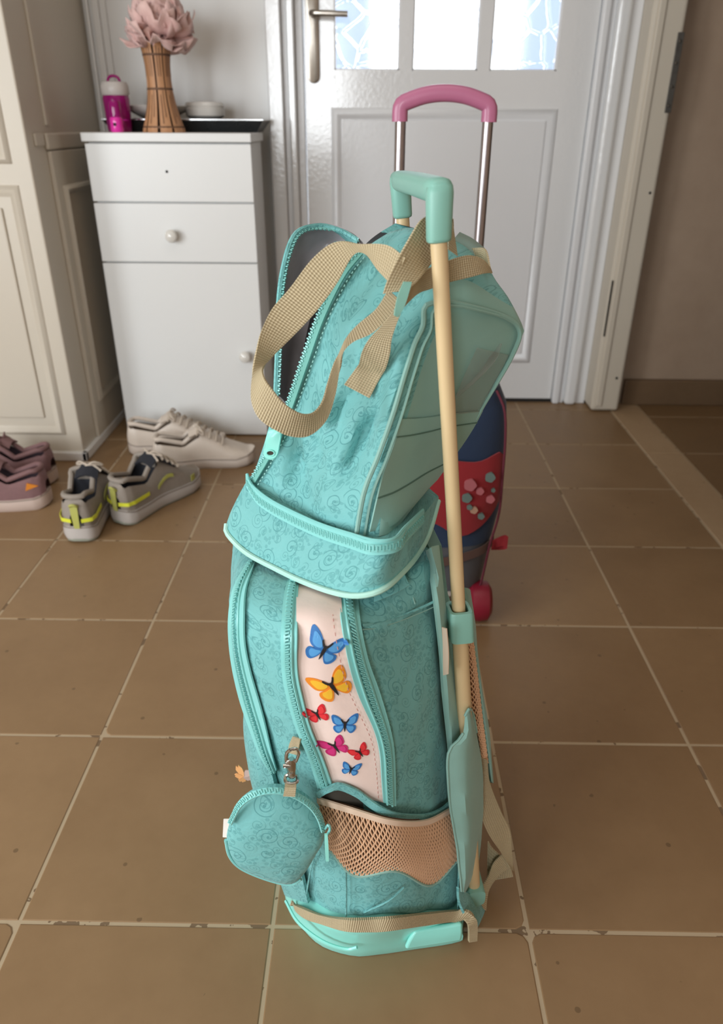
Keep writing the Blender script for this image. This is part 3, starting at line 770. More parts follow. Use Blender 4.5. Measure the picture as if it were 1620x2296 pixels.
greys = (M_GREYUP, M_GREYSOLE, M_OUTSOLE, M_NAVY, M_LACE)
GP = 'grey running shoes with yellow bands'
for lab, loc, rz in (('grey running shoe with yellow bands, heel to camera, left one of the pair', (-0.648, 1.428, 0), math.radians(92)),
                     ('grey running shoe with yellow bands, angled, right one of the pair', (-0.588, 1.515, 0), math.radians(62))):
    r, half, top, sh, mid = shoe('running_shoe', lab, loc, rz, 0.272, 0.100, 0.122, greys, GP)
    heel_wrap(r, half, mid, 0.058, 0.009, M_NEON, 'yellow_band', 0.30, 0.262, 0.011)
    mb = MB(); ribbon(mb, [((-0.0035, 0.008, 0.094), (-0.0035, -0.008, 0.094)), ((-0.0045, 0.008, 0.075), (-0.0045, -0.008, 0.075)), ((-0.0040, 0.006, 0.040), (-0.0040, -0.006, 0.040))], 14, 3, 0.002); mb.build('heel_strip', M_NEOND, r)
    mb = MB(); mb.tube(crv([(0.006, 0.006, 0.088), (-0.004, 0.007, 0.096), (-0.007, 0, 0.100), (-0.004, -0.007, 0.096), (0.006, -0.006, 0.088)], 14), 0.003, 7); mb.build('pull_tab', M_NEOND, r)
    for s in (1, -1):
        side_band(r, half, mid, 0.42, 0.60, lambda t: 0.058 + 0.02 * math.sin((t - 0.42) * 12), 0.009, M_NEOND, 'yellow_swoosh_band', s, 0.262)
        side_band(r, half, mid, 0.80, 0.86, lambda t: 0.046, 0.016, M_NEOND, 'toe_flash', s, 0.262)
whites = (M_WUP, M_WSOLE, M_WSOLE, M_WLIN, M_LACE)
GW = 'white lace up sneakers'
shoe('white_sneaker', 'white lace up sneaker showing its whole side, nearer one by the cabinet foot', (-0.588, 1.838, 0), math.radians(13), 0.272, 0.100, 0.098, whites, GW)
shoe('white_sneaker', 'white lace up sneaker half hidden behind its partner, closer to the cabinet', (-0.690, 1.955, 0), math.radians(6), 0.272, 0.100, 0.098, whites, GW)
mauves = (M_MAUVE, M_PSOLE, M_PSOLE, M_MDARK, M_MAUVE)
GM = 'mauve knit sneakers'
r, half, top, sh, mid = shoe('mauve_sneaker', 'mauve knit sneaker with an orange patch and pale sole, nearer one at the left edge', (-0.790, 1.625, 0), math.radians(183), 0.262, 0.094, 0.106, mauves, GM)
for s in (1, -1):
    mb = MB(); t = 0.17
    pts = [(0.010, 0.062), (0.038, 0.054), (0.032, 0.074)]
    vs = []
    for x, z in pts: vs.append((x, (half(x / 0.262) + 0.001) * s + mid(x / 0.262), z))
    vs += [(x, y - 0.002 * s, z) for x, y, z in vs]
    mb.add(vs, [(0, 1, 2), (3, 5, 4), (0, 3, 4, 1), (1, 4, 5, 2), (2, 5, 3, 0)]); mb.build('orange_patch', M_ORANGE, r, smooth=False)
shoe('mauve_sneaker', 'mauve knit sneaker behind its partner, against the joinery', (-0.825, 1.750, 0), math.radians(178), 0.262, 0.094, 0.106, mauves, GM)

# ------------------------------------------------------------------ blue trolley bag standing behind
M_DENIM = mat_cloth('navy_denim', (36, 52, 78), 0.8, 0.3); M_GREYCAN = mat_cloth('grey_canvas', (82, 82, 86), 0.8, 0.3)
M_RED = mat_cloth('red_felt', (142, 34, 40), 0.85, 0.15); M_PIPE = mat_plain('dark_raspberry_piping', (92, 26, 42), 0.7); M_PGRIP = mat_plain('dusty_pink_grip', (182, 108, 140), 0.35, 0.05, 40, coat=0.2)
M_ALU = mat_plain('satin_aluminium', (178, 170, 172), 0.28, 0.05, 60, 1.0); M_PALEHEM = mat_cloth('pale_grey_binding', (168, 160, 150), 0.8, 0.1)
M_PWHEEL = mat_plain('raspberry_wheel', (132, 26, 46), 0.4, 0.1)
tb = empty('trolley_bag', (0.11, 1.24, 0), 'navy trolley bag with red flap and tall pink pull handle, behind the turquoise bags', 'bag')
def rr_ring(cx, cy, hx, hy, z, p=3.2, n=40):
    out = []
    for q in range(n):
        a = 2 * PI * q / n; c, s = math.cos(a), math.sin(a)
        out.append((cx + hx * abs(c) ** (2 / p) * (1 if c > 0 else -1), cy + hy * abs(s) ** (2 / p) * (1 if s > 0 else -1), z))
    return out
TCX, TCY = 0.108, 1.235
hw_ = [(0.060, .100, .080), (0.075, .108, .088), (0.11, .112, .092), (0.17, .118, .095), (0.235, .128, .098), (0.31, .128, .096), (0.37, .127, .092), (0.42, .122, .085), (0.45, .108, .070), (0.462, .08, .045), (0.464, .03, .02)]
MB().loft([rr_ring(TCX, TCY, a, b, z) for z, a, b in hw_ if z <= 0.24], True, True, True).build('lower_body', M_GREYCAN, tb)
MB().loft([rr_ring(TCX, TCY, a + 0.0012, b + 0.0012, z) for z, a, b in hw_ if z >= 0.17], True, True, True).build('upper_body', M_DENIM, tb)
for s in (-1, 1):
    m = MB(); m.tube(crv([(TCX + s * (a - 0.010), TCY - b * 0.86, z) for z, a, b in hw_[:-2]], 30), 0.0022, 7); m.build('piping', M_PIPE, tb)
m = MB(); m.tube(rr_ring(TCX, TCY, 0.103, 0.083, 0.063), 0.006, 7, closed=True); m.build('hem', M_PALEHEM, tb)
# red scalloped flap with felt flowers
fo = [(-0.122, 0.318), (-0.07, 0.338), (0.0, 0.345), (0.07, 0.338), (0.112, 0.348), (0.122, 0.318)]
fb = [(-0.126, 0.262), (-0.10, 0.234), (-0.06, 0.214), (0.0, 0.224), (0.045, 0.198), (0.075, 0.205), (0.102, 0.228), (0.126, 0.262)]
yfl = lambda x: TCY - 0.101 * max(0.0, 1 - (abs(x) / 0.1305) ** 3.2) ** (1 / 3.2) - 0.003
G = []
top_c = crv([(x, 0, z) for x, z in fo], 25); bot_c = crv([(x, 0, z) for x, z in fb], 25)
for t in np.linspace(0, 1, 9):
    G.append([Vector((TCX + a.lerp(b, t).x, yfl(a.lerp(b, t).x) - 0.006 * math.sin(PI * t), a.lerp(b, t).z)) for a, b in zip(top_c, bot_c)])
flap = sheet(MB(), G, 0.003).build('flap', M_RED, tb)
M_FLP = mat_plain('pale_pink_felt', (168, 92, 98), 0.8); M_FLT = mat_plain('teal_felt', (96, 112, 106), 0.8); M_FLC = mat_plain('cream_felt', (170, 132, 110), 0.8)
for (fx_, fz_, r, m_) in ((0.060, 0.300, 0.011, M_FLP), (0.078, 0.287, 0.007, M_FLP), (0.094, 0.310, 0.009, M_FLT), (0.056, 0.276, 0.009, M_FLT), (0.098, 0.268, 0.008, M_FLP), (0.070, 0.252, 0.007, M_FLC), (0.084, 0.238, 0.006, M_FLT), (0.062, 0.258, 0.005, M_FLT), (0.102, 0.284, 0.004, M_FLT)):
    m = MB(); yy = yfl(fx_) - 0.0095
    pts = []
    for q in range(20):
        a = 2 * PI * q / 20; rr = r * (0.94 + 0.06 * math.cos(5 * a)); pts.append((TCX + fx_ + rr * math.cos(a), yy, fz_ + rr * math.sin(a)))
    m.loft([[(p[0], p[1] + 0.006, p[2]) for p in pts], pts], True, True, True); m.build('felt_flower', m_, flap)
# strap across the lower body
m = MB(); ribbon(m, [((TCX + x, TCY - 0.0975 * max(0.02, 1 - (abs(x) / 0.126) ** 3.2) ** (1 / 3.2) - 0.004, 0.128 + 0.25 * x), (TCX + x, TCY - 0.0965 * max(0.02, 1 - (abs(x) / 0.126) ** 3.2) ** (1 / 3.2) - 0.004, 0.145 + 0.25 * x)) for x in np.linspace(-0.118, 0.118, 12)], 50, 3, 0.0015); m.build('waist_strap', mat_cloth('brown_strap', (86, 62, 54), 0.8, 0.1), tb)
# side tab, wheels, telescopic tubes and grip
m = MB(); ribbon(m, [((0.222, 1.17, 0.150), (0.222, 1.17, 0.168)), ((0.243, 1.165, 0.160), (0.243, 1.165, 0.182)), ((0.250, 1.168, 0.152), (0.250, 1.168, 0.174)), ((0.226, 1.185, 0.140), (0.226, 1.185, 0.160))], 20, 4, 0.002); m.build('side_tab', M_RED, tb)
for s in (-1, 1):
    wx = TCX + s * 0.100
    w = MB().lathe([(0, -0.022), (0.026, -0.022), (0.037, -0.015), (0.040, 0), (0.037, 0.015), (0.026, 0.022), (0, 0.022)], (wx, 1.165, 0.040), 24, 'x').build('wheel', M_PWHEEL, tb)
    MB().lathe([(0.0, -0.0245), (0.010, -0.0245), (0.012, -0.021), (0.012, 0.021), (0.010, 0.0245), (0, 0.0245)], (wx, 1.165, 0.040), 16, 'x').build('wheel_hub', M_FLT, w)
    tx = TCX + s * 0.0695 + 0.003
    m = MB(); m.tube([(tx, 1.335, 0.10), (tx, 1.335, 0.62)], 0.0105, 12); m.build('outer_tube', M_ALU, tb)
    m = MB(); m.tube([(tx, 1.335, 0.60), (tx, 1.335, 0.850)], 0.0088, 12); m.build('inner_tube', M_ALU, tb)
rg = []
for q, (x, z) in enumerate([(-.0680, .841), (-.0680, .856), (-.066, .864), (-.058, .869), (-.030, .878), (0, .881), (.030, .878), (.058, .869), (.066, .864), (.0680, .856), (.0680, .841)]): rg.append((TCX + 0.003 + x * 1.04, 1.335, z))
m = MB(); cp = crv(rg, 40)
rings = []
for i, p in enumerate(cp):
    t = (cp[min(i + 1, 39)] - cp[max(i - 1, 0)]).normalized(); nrm = Vector((0, 1, 0)).cross(t).normalized()
    rings.append([p + nrm * 0.0125 * (abs(math.cos(a)) ** 0.7) * (1 if math.cos(a) > 0 else -1) + Vector((0, 1, 0)) * 0.012 * (abs(math.sin(a)) ** 0.7) * (1 if math.sin(a) > 0 else -1) for a in [2 * PI * q / 16 for q in range(16)]])
m.loft(rings, True, True, True); m.build('pull_handle', M_PGRIP, tb)
adopt(tb)

# ------------------------------------------------------------------ turquoise trolley backpack
TEAL, TEALD = (116, 182, 181), (80, 146, 147)
M_SWIRL = mat_swirl('turquoise_scroll_print', TEAL, TEALD)
M_TEAL = mat_cloth('plain_turquoise_cloth', (138, 180, 170), 0.7, 0.25)
M_MINT = mat_cloth('mint_zip_tape', (132, 202, 198), 0.65, 0.1)
M_TOOTH = mat_plain('mint_zip_teeth', (128, 196, 191), 0.35, 0.04)
M_MINTPL = mat_plain('mint_plastic', (150, 232, 220), 0.32, 0.03, 20, coat=0.25)
M_GRIPPL = mat_plain('seafoam_grip_plastic', (130, 182, 168), 0.42, 0.04, 20)
M_BLUSH = mat_cloth('blush_pink_satin', (236, 212, 202), 0.6, 0.3)
M_WEB = mat_webbing('sand_webbing', (216, 200, 166), (168, 150, 116))
M_ROD = mat_plain('sand_enamelled_tube', (216, 190, 146), 0.3, 0.03, 30, coat=0.3)
M_MESHF = mat_plain('peach_mesh', (226, 184, 148), 0.8, 0.08, 200); M_CREAMB = mat_cloth('cream_binding', (226, 200, 176), 0.7, 0.1)
M_SHADOW = mat_plain('pocket_shade', (64, 60, 52), 0.9)  # dark tone standing in for shade inside the pocket mouth and small holes
M_METAL = mat_plain('polished_nickel', (190, 188, 184), 0.15, 0.1, 60, 1.0)
bp = empty('trolley_backpack', (0.02, 0.63, 0), 'turquoise scroll printed trolley backpack with butterflies standing in the middle of the floor', 'backpack')
BB = Vector((0.98543, 0.17007, 0)); WW = Vector((-0.17007, 0.98543, 0)); NN = -WW; BASE = Vector((0.109, 0.529, 0)); BWID = 0.225
def mirror(p):
    p = Vector(p); t = (p - BASE).dot(WW); return p + WW * (BWID - 2 * t)
ROWS = [
 [(.0507,.5798,.4945),(-.0240,.5669,.4724),(-.0695,.5844,.4722),(-.1106,.5976,.4708),(-.1165,.5997,.4700)],
 [(.0508,.5626,.4955),(-.0213,.5402,.4810),(-.0691,.5646,.4753),(-.1128,.5811,.4716),(-.1196,.5884,.4675)],
 [(.0509,.5454,.4969),(-.0189,.5233,.4836),(-.0680,.5440,.4794),(-.1139,.5657,.4719),(-.1221,.5772,.4652)],
 [(.0523,.5408,.4888),(-.0164,.5060,.4853),(-.0669,.5250,.4813),(-.1141,.5492,.4716),(-.1240,.5641,.4625)],
 [(.0548,.5401,.4745),(-.0143,.4913,.4824),(-.0655,.5032,.4822),(-.1139,.5331,.4679),(-.1254,.5523,.4556)],
 [(.0574,.5409,.4568),(-.0119,.4785,.4768),(-.0645,.4857,.4792),(-.1138,.5225,.4589),(-.1268,.5463,.4430)],
 [(.0606,.5421,.4344),(-.0088,.4782,.4585),(-.0646,.4787,.4652),(-.1148,.5194,.4408),(-.1280,.5443,.4236)],
 [(.0663,.5440,.3920),(.0004,.4798,.4221),(-.0650,.4787,.4290),(-.1133,.5190,.4026),(-.1277,.5440,.3843)],
 [(.0734,.5452,.3339),(.0158,.4825,.3708),(-.0589,.4797,.3779),(-.1059,.5203,.3481),(-.1234,.5447,.3289)],
 [(.0814,.5462,.2712),(.0202,.4832,.3172),(-.0442,.4823,.3211),(-.0955,.5221,.2888),(-.1208,.5452,.2694)],
 [(.0863,.5452,.2108),(.0229,.4837,.2640),(-.0319,.4844,.2645),(-.0834,.5242,.2291),(-.1130,.5465,.2094)],
 [(.0974,.5414,.1494),(.0257,.4842,.2067),(-.0242,.4857,.2041),(-.0759,.5255,.1654),(-.1042,.5480,.1444)],
 [(.1030,.5369,.0965),(.0271,.4844,.1557),(-.0215,.4862,.1507),(-.0703,.5265,.1085),(-.0992,.5489,.0867)],
 [(.1048,.5323,.0533),(.0284,.4846,.1123),(-.0207,.4863,.1055),(-.0644,.5275,.0597),(-.0852,.5513,.0355)]]
rings = []
for r in ROWS:
    near = [Vector(p) for p in r]; far = [mirror(p) for p in near]
    b0, b1 = near[0], far[0]
    ring = [b0 - NN * 0.0, *near[1:], *far[:0:-1], b1, b1.lerp(b0, 0.12) + BB * 0.004, b1.lerp(b0, 0.5) + BB * 0.006, b1.lerp(b0, 0.88) + BB * 0.004]
    rings.append(ring)
# rounded top
base0 = rings[0]; topc = sum(base0, Vector()) / len(base0)
for sc_, dz in ((0.93, 0.001), (0.7, -0.004), (0.3, -0.008)):
    rings.insert(0, [topc + (p - topc) * sc_ + Vector((0, 0, dz)) for p in base0])
smooth_r = [crv(r, 72, True) for r in rings]
cols_ = [crv([r[q] for r in smooth_r], 46) for q in range(72)]
GG = [[cols_[q][i] for q in range(72)] for i in range(46)]
for i in range(46):
    c = sum(GG[i], Vector()) / 72
    for q in range(72):
        p = GG[i][q]; nz = noise.noise(Vector((p.x * 30, p.y * 30, p.z * 13))) * 0.5 + 0.5; nz2 = noise.noise(p * 48 + Vector((3, 1, 7))) * 0.5 + 0.5
        GG[i][q] = p + (c - p).normalized() * (0.006 * nz + 0.003 * nz2)
MB().loft(GG, True, True, True).build('backpack_body', M_SWIRL, bp, sharp=70)

def zipper(parent, pairs, n=70, cord=0.0015, pitch=0.0024, name='zipper', lift=Vector((0, -1, 0.2)), tape=None, opened=False):
    """zip tape as a ribbon, a rolled cord each side of the teeth, the teeth themselves"""
    A = crv([p[0] for p in pairs], n); B = crv([p[1] for p in pairs], n)
    mb = MB(); ribbon(mb, [(a, b) for a, b in zip(A[::3] + [A[-1]], B[::3] + [B[-1]])], n, 5, 0.0016)
    z = mb.build(name, tape or M_MINT, parent)
    for t in ((0.62,) if opened else (0.30, 0.70)):
        mb = MB(); mb.tube([a.lerp(b, t) + lift.normalized() * 0.0008 for a, b in zip(A, B)], cord, 6); mb.build('zip_cord', M_TOOTH, z)
    mid_ = crv([a.lerp(b, 0.06 if opened else 0.5) for a, b in zip(A, B)], max(8, int(sum((A[i + 1].lerp(B[i + 1], .5) - A[i].lerp(B[i], .5)).length for i in range(n - 1)) / pitch)))
    wa = crv([(b - a) for a, b in zip(A, B)], len(mid_)); mb = MB(); L_ = len(mid_)
    for i in range(1, L_ - 1):
        t = (mid_[i + 1] - mid_[i - 1]).normalized(); w = (B[min(n - 1, int(i * n / L_))] - A[min(n - 1, int(i * n / L_))]); wl = w.length; w = w.normalized()
        u = t.cross(w).normalized()
        if u.dot(lift) < 0: u = -u
        c = mid_[i] + u * 0.0016 + w * (0.0006 if i % 2 else -0.0006); hw2 = min(0.0015 if opened else 0.0024, wl * 0.3); ht = pitch * 0.32
        mb.add([c + w * a * hw2 + t * b * ht + u * h for a in (-1, 1) for b in (-1, 1) for h in (-0.0012, 0.0009)],
               [(0, 1, 3, 2), (4, 6, 7, 5), (0, 4, 5, 1), (2, 3, 7, 6), (0, 2, 6, 4), (1, 5, 7, 3)])
    o = mb.build('zip_teeth', M_TOOTH, z, smooth=False); o['kind'] = 'stuff'
    return z

O_ = 0.0035
# front zip (left), middle zip, rear zip
z1 = zipper(bp, [((-.1146,.5963,.4721), (-.1073,.5904,.4739)), ((-.1233,.5620,.4650), (-.1089,.5448,.4751)), ((-.1264,.5437,.4459), (-.1071,.5160,.4652)), ((-.1279,.5409,.4161), (-.1070,.5094,.4399)), ((-.1268,.5411,.3822), (-.1038,.5083,.4101)), ((-.1224,.5396,.3481), (-.0983,.5080,.3771)), ((-.1147,.5322,.3236), (-.0944,.5088,.3487)), ((-.1058,.5264,.2940), (-.0912,.5118,.3146)), ((-.0952,.5246,.2678), (-.0880,.5177,.2815))])
z2 = zipper(bp, [((-.0721,.5555,.4790), (-.0621,.5515,.4799)), ((-.0722,.5212,.4832), (-.0598,.5156,.4854)), ((-.0705,.4790,.4745), (-.0568,.4727,.4786)), ((-.0715,.4789,.4353), (-.0578,.4727,.4408)), ((-.0680,.4786,.4043), (-.0541,.4732,.4094)), ((-.0616,.4787,.3715), (-.0487,.4742,.3776)), ((-.0519,.4800,.3358), (-.0395,.4757,.3428)), ((-.0456,.4849,.2948), (-.0315,.4781,.3061))])
z3 = zipper(bp, [((-.0265,.5416,.4823), (-.0100,.5359,.4844)), ((-.0249,.5139,.4871), (-.0088,.5135,.4858)), ((-.0210,.4794,.4846), (-.0061,.4853,.4806)), ((-.0155,.4725,.4513), (.0003,.4800,.4492)), ((-.0075,.4741,.4158), (.0104,.4821,.4125)), ((.0060,.4761,.3754), (.0196,.4818,.3747)), ((.0115,.4767,.3477), (.0242,.4838,.3455)), ((.0136,.4771,.3167), (.0264,.4838,.3096)), ((.0158,.4785,.2849), (.0277,.4843,.2737))])
# blush panel between middle and rear zip
G = grid([[(-.0650,.5566,.4785), (-.0444,.5526,.4794), (-.0256,.5483,.4797)], [(-.0610,.5157,.4854), (-.0413,.5089,.4881), (-.0229,.5100,.4876)], [(-.0585,.4892,.4861), (-.0397,.4845,.4877), (-.0209,.4869,.4862)], [(-.0578,.4757,.4697), (-.0375,.4724,.4726), (-.0177,.4750,.4709)], [(-.0591,.4766,.4369), (-.0352,.4728,.4406), (-.0128,.4769,.4399)], [(-.0537,.4774,.3977), (-.0296,.4740,.4038), (-.0034,.4786,.4051)], [(-.0456,.4787,.3609), (-.0205,.4754,.3673), (.0084,.4803,.3683)], [(-.0376,.4801,.3318), (-.0148,.4765,.3316), (.0130,.4810,.3302)], [(-.0314,.4812,.2992), (-.0089,.4795,.2919), (.0159,.4816,.2813)]], 16, 30)
for i in range(30):
    for q in range(16): GG_ = noise.noise(G[i][q] * 40) * 0.0008; G[i][q] = G[i][q] + NN * GG_
blush = sheet(MB(), G, 0.0015).build('blush_panel', M_BLUSH, bp)
m = MB()
sl = crv([(-.0320,.5214,.4864), (-.0277,.4790,.4853), (-.0233,.4709,.4606), (-.0171,.4720,.4275), (-.0071,.4737,.3971), (.0034,.4754,.3652), (.0078,.4765,.3322), (.0108,.4785,.2906)], 80)
for i in range(0, 79, 2): m.tube([sl[i], sl[i].lerp(sl[i + 1], 0.9)], 0.0004, 5)
o = m.build('stitching', mat_plain('rose_thread', (196, 140, 130), 0.8), blush); o['kind'] = 'stuff'

# the seven printed butterflies
from mathutils.bvhtree import BVHTree
PV = [p for r in G for p in r] if False else [v.co.copy() for v in blush.data.vertices]
BV = BVHTree.FromPolygons(PV, [tuple(p.vertices) for p in blush.data.polygons])
def drape(p, h):
    hit = BV.ray_cast(p + NN * 0.03, -NN)[0]
    return (hit if hit is not None else p) + NN * (0.0006 + h * 0.5)
def butterfly(c, rx, up, size, rot, main, lightc, dark, skew=1.0):
    c, rx, up = Vector(c), (Vector(rx) - Vector(c)).normalized(), (Vector(up) - Vector(c)).normalized()
    n_ = rx.cross(up); n_ = n_ if n_.dot(NN) > 0 else -n_
    a = math.radians(rot); ex = rx * math.cos(a) + up * math.sin(a); ey = -rx * math.sin(a) + up * math.cos(a)
    UW = [(0.03, 0.02), (0.10, 0.22), (0.26, 0.40), (0.44, 0.48), (0.50, 0.40), (0.47, 0.20), (0.40, 0.04), (0.22, -0.04)]
    LW = [(0.03, 0.0), (0.22, -0.04), (0.38, -0.06), (0.42, -0.20), (0.34, -0.36), (0.22, -0.42), (0.12, -0.32), (0.04, -0.14)]
    m = MB()
    def poly(pts, h, mi, s):
        P = crv([(x * s, y, 0) for x, y in pts], 28, True)
        w = [drape(c + ex * p.x * size * (skew if s < 0 else 1) + ey * p.y * size, h) for p in P]
        cx_, cy_ = sum(p.x for p in P) / 28, sum(p.y for p in P) / 28
        rr = [[drape(c + ex * (cx_ + (p.x - cx_) * f) * size * (skew if s < 0 else 1) + ey * (cy_ + (p.y - cy_) * f) * size, h) for p in P] for f in (1.0, 0.6, 0.25)]
        w0 = [q - n_ * 0.0004 for q in rr[0]]
        m.add(w0 + rr[0] + rr[1] + rr[2], [tuple(range(84, 112))] + [(o + i, o + (i + 1) % 28, o + 28 + (i + 1) % 28, o + 28 + i) for o in (0, 28, 56) for i in range(28)], mi=mi)
    inner = lambda pts, k: [(sum(p[0] for p in pts) / len(pts) * (1 - k) * 0.72 + x * k, sum(p[1] for p in pts) / len(pts) * (1 - k) * 0.72 + y * k) for x, y in pts]
    for s in (1, -1):
        poly(UW, 0.0, 0, s); poly(LW, 0.0003, 0, s); poly(inner(UW, 0.68), 0.0006, 1, s); poly(inner(LW, 0.68), 0.0008, 1, s)
    body = [(0, 0.14), (0.045, 0.10), (0.05, 0.0), (0.03, -0.2), (0.0, -0.34), (-0.03, -0.2), (-0.05, 0.0), (-0.045, 0.10)]
    poly(body, 0.0012, 2, 1)
    for s in (1, -1): poly([(0.01, 0.10), (0.08, 0.20), (0.12, 0.27), (0.15, 0.25), (0.12, 0.17), (0.05, 0.08)], 0.0013, 2, s)
    return m.build('butterfly_print', [main, lightc, dark], blush, smooth=False)
MB1, MB2 = mat_plain('print_blue', (46, 112, 178), 0.6), mat_plain('print_light_blue', (84, 156, 214), 0.6)
MO1, MO2 = mat_plain('print_orange', (232, 138, 36), 0.6), mat_plain('print_yellow', (240, 186, 50), 0.6)
MR1, MR2 = mat_plain('print_red', (206, 34, 48), 0.6), mat_plain('print_bright_red', (226, 52, 58), 0.6)
MG1, MG2 = mat_plain('print_magenta', (190, 34, 104), 0.6), mat_plain('print_pink', (208, 48, 122), 0.6)
MK = mat_plain('print_black', (28, 26, 28), 0.6)
butterfly((-.0354,.4710,.4657), (-.0211,.4708,.4661), (-.0352,.4725,.4822), 0.0312, -24, MB1, MB2, MK)
butterfly((-.0292,.4719,.4269), (-.0145,.4722,.4270), (-.0289,.4713,.4461), 0.0345, 28, MO1, MO2, MK)
butterfly((-.0425,.4730,.3941), (-.0274,.4734,.3940), (-.0420,.4725,.4142), 0.0205, 26, MR1, MR2, MK)
butterfly((-.0192,.4736,.3834), (-.0040,.4741,.3832), (-.0191,.4729,.4040), 0.0235, -2, MB1, MB2, MK)
butterfly((-.0279,.4745,.3565), (-.0124,.4749,.3564), (-.0276,.4739,.3778), 0.0235, 30, MG1, MG2, MK, 1.15)
butterfly((-.0061,.4753,.3493), (.0095,.4756,.3493), (-.0062,.4748,.3708), 0.0180, 28, MR1, MR2, MK)
butterfly((-.0144,.4758,.3291), (.0015,.4760,.3292), (-.0144,.4752,.3513), 0.0175, -14, MB1, MB2, MK)

# upper side pocket with hem, turned label and seams
m = MB(); m.tube(crv([(-.0051,.4883,.4779), (.0088,.5004,.4720), ((.0280,.5180,.4668)), (.0459,.5312,.4662), (.0560,.5383,.4670)], 30), 0.0012, 6); m.build('pocket_hem', M_SWIRL, bp)
m = MB(); m.tube(crv([(-.0050,.4852,.4758), (.0089,.4978,.4689), ((.0281,.5164,.4629)), (.0461,.5310,.4612), (.0571,.5387,.4616)], 30), 0.0005, 5); m.build('pocket_seam', M_TEAL, bp)
G = grid([[(.0041,.5242,.4905), (.0174,.5317,.4930), (.0298,.5333,.4994)], [(.0041,.5143,.4900), (.0183,.5206,.4931), (.0321,.5299,.4953)], [(.0042,.5081,.4875), (.0198,.5153,.4900), (.0343,.5260,.4925)]], 10, 8)
sheet(MB(), G, 0.0012).build('fabric_tab', M_SWIRL, bp)
for a, b in (((.0301,.5494,.4955), (.0398,.5292,.4708)), ((.0069,.5168,.4811), (.0096,.5046,.4734)), ((.0203,.5259,.4796), (.0218,.5155,.4704))):
    m = MB(); m.tube([a, Vector(a).lerp(Vector(b), .5) + NN * 0.0005, b], 0.0006, 5); m.build('pocket_seam', M_TEAL, bp)
# bound edge above the mesh pocket
m = MB(); ribbon(m, [((-.0466,.4860,.2889), (-.0452,.4865,.2802)), ((-.0350,.4761,.3083), (-.0339,.4763,.3012)), ((-.0249,.4760,.3132), (-.0250,.4762,.3050)), ((-.0088,.4762,.3053), (-.0096,.4764,.2959)), ((.0034,.4765,.2927), (.0019,.4767,.2832)), ((.0150,.4765,.2825), (.0144,.4767,.2728)), ((.0310,.4860,.2634), (.0308,.4851,.2547)), ((.0570,.5114,.2327), (.0578,.5107,.2232)), ((.0745,.5293,.2196), (.0759,.5284,.2089)), ((.0844,.5409,.2162), (.0869,.5406,.2046))], 60, 5, 0.0022)
m.build('scalloped_binding', M_SWIRL, bp)
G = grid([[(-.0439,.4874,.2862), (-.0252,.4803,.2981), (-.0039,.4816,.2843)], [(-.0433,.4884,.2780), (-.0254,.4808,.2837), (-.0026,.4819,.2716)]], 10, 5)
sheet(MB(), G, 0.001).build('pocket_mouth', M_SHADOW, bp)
# mesh pocket: cream binding and a real net
PK = grid([[(-.0455,.4852,.2805), (-.0128,.4730,.2813), (.0243,.4719,.2681), (.0590,.5051,.2288), (.0894,.5398,.2077)],
           [(-.0420,.4863,.2503), (-.0106,.4696,.2593), (.0254,.4671,.2512), (.0617,.5004,.2101), (.0956,.5371,.1800)],
           [(-.0373,.4853,.2267), (-.0107,.4711,.2298), (.0270,.4696,.2232), (.0653,.5009,.1831), (.0989,.5355,.1564)],
           [(-.0361,.4895,.2060), (-.0108,.4796,.1814), (.0299,.4802,.1884), (.0683,.5077,.1294), (.1004,.5359,.1338)]], 60, 40)
netbase = PK
m = MB(); ribbon(m, [(PK[0][q] + Vector((0, 0, .0035)), PK[0][q] - Vector((0, 0, .0035)) - NN * 0) for q in range(0, 60, 5)] + [(PK[0][59] + Vector((0, 0, .0035)), PK[0][59] - Vector((0, 0, .0035)))], 60, 4, 0.002); m.build('pocket_binding', M_CREAMB, bp)
def net(G, parent, du, dv, rad, name, m_):
    """diamond net draped over grid G, cell size du x dv in metres"""
    n, k_ = len(G), len(G[0])
    W_ = sum((G[n // 2][q + 1] - G[n // 2][q]).length for q in range(k_ - 1)); H_ = sum((G[i + 1][k_ // 2] - G[i][k_ // 2]).length for i in range(n - 1))
    cu, cv = max(2, int(W_ / du)), max(2, int(H_ / dv))
    def ev(u, v):
        u = min(max(u, 0), 0.99999) * (k_ - 1); v = min(max(v, 0), 0.99999) * (n - 1); a, b = int(u), int(v); fu, fv = u - a, v - b
        return (G[b][a] * (1 - fu) + G[b][a + 1] * fu) * (1 - fv) + (G[b + 1][a] * (1 - fu) + G[b + 1][a + 1] * fu) * fv
    mb = MB()
    for j in range(cv + 1):
        # zig-zag thread between rows; neighbours meet at their peaks
        P = []
        for i in range(cu * 4 + 1):
            ph = (i % 4); tri = (0, 1, 1, 0)[ph] if True else 0
            up = tri if j % 2 == 0 else 1 - tri
            P.append(ev(i / (cu * 4), (j + (up - 0.5) * 0.86) / cv))
        mb.tube(P, rad, 5)
    o = mb.build(name, m_, parent); o['kind'] = 'stuff'; return o
net(PK, bp, 0.0050, 0.0044, 0.00085, 'mesh_pocket', M_MESHF)
# dark gap seen through the net is the lining sheet behind it
sheet(MB(), [[p - NN * 0.0045 for p in r] for r in PK], 0.0006).build('mesh_backing', mat_cloth('tan_backing', (112, 84, 62), 0.9, 0.2), bp)
m = MB(); m.tube([PK[39][q] + NN * 0.0008 for q in range(60)], 0.0014, 6); m.build('pocket_edge', M_TEAL, bp)
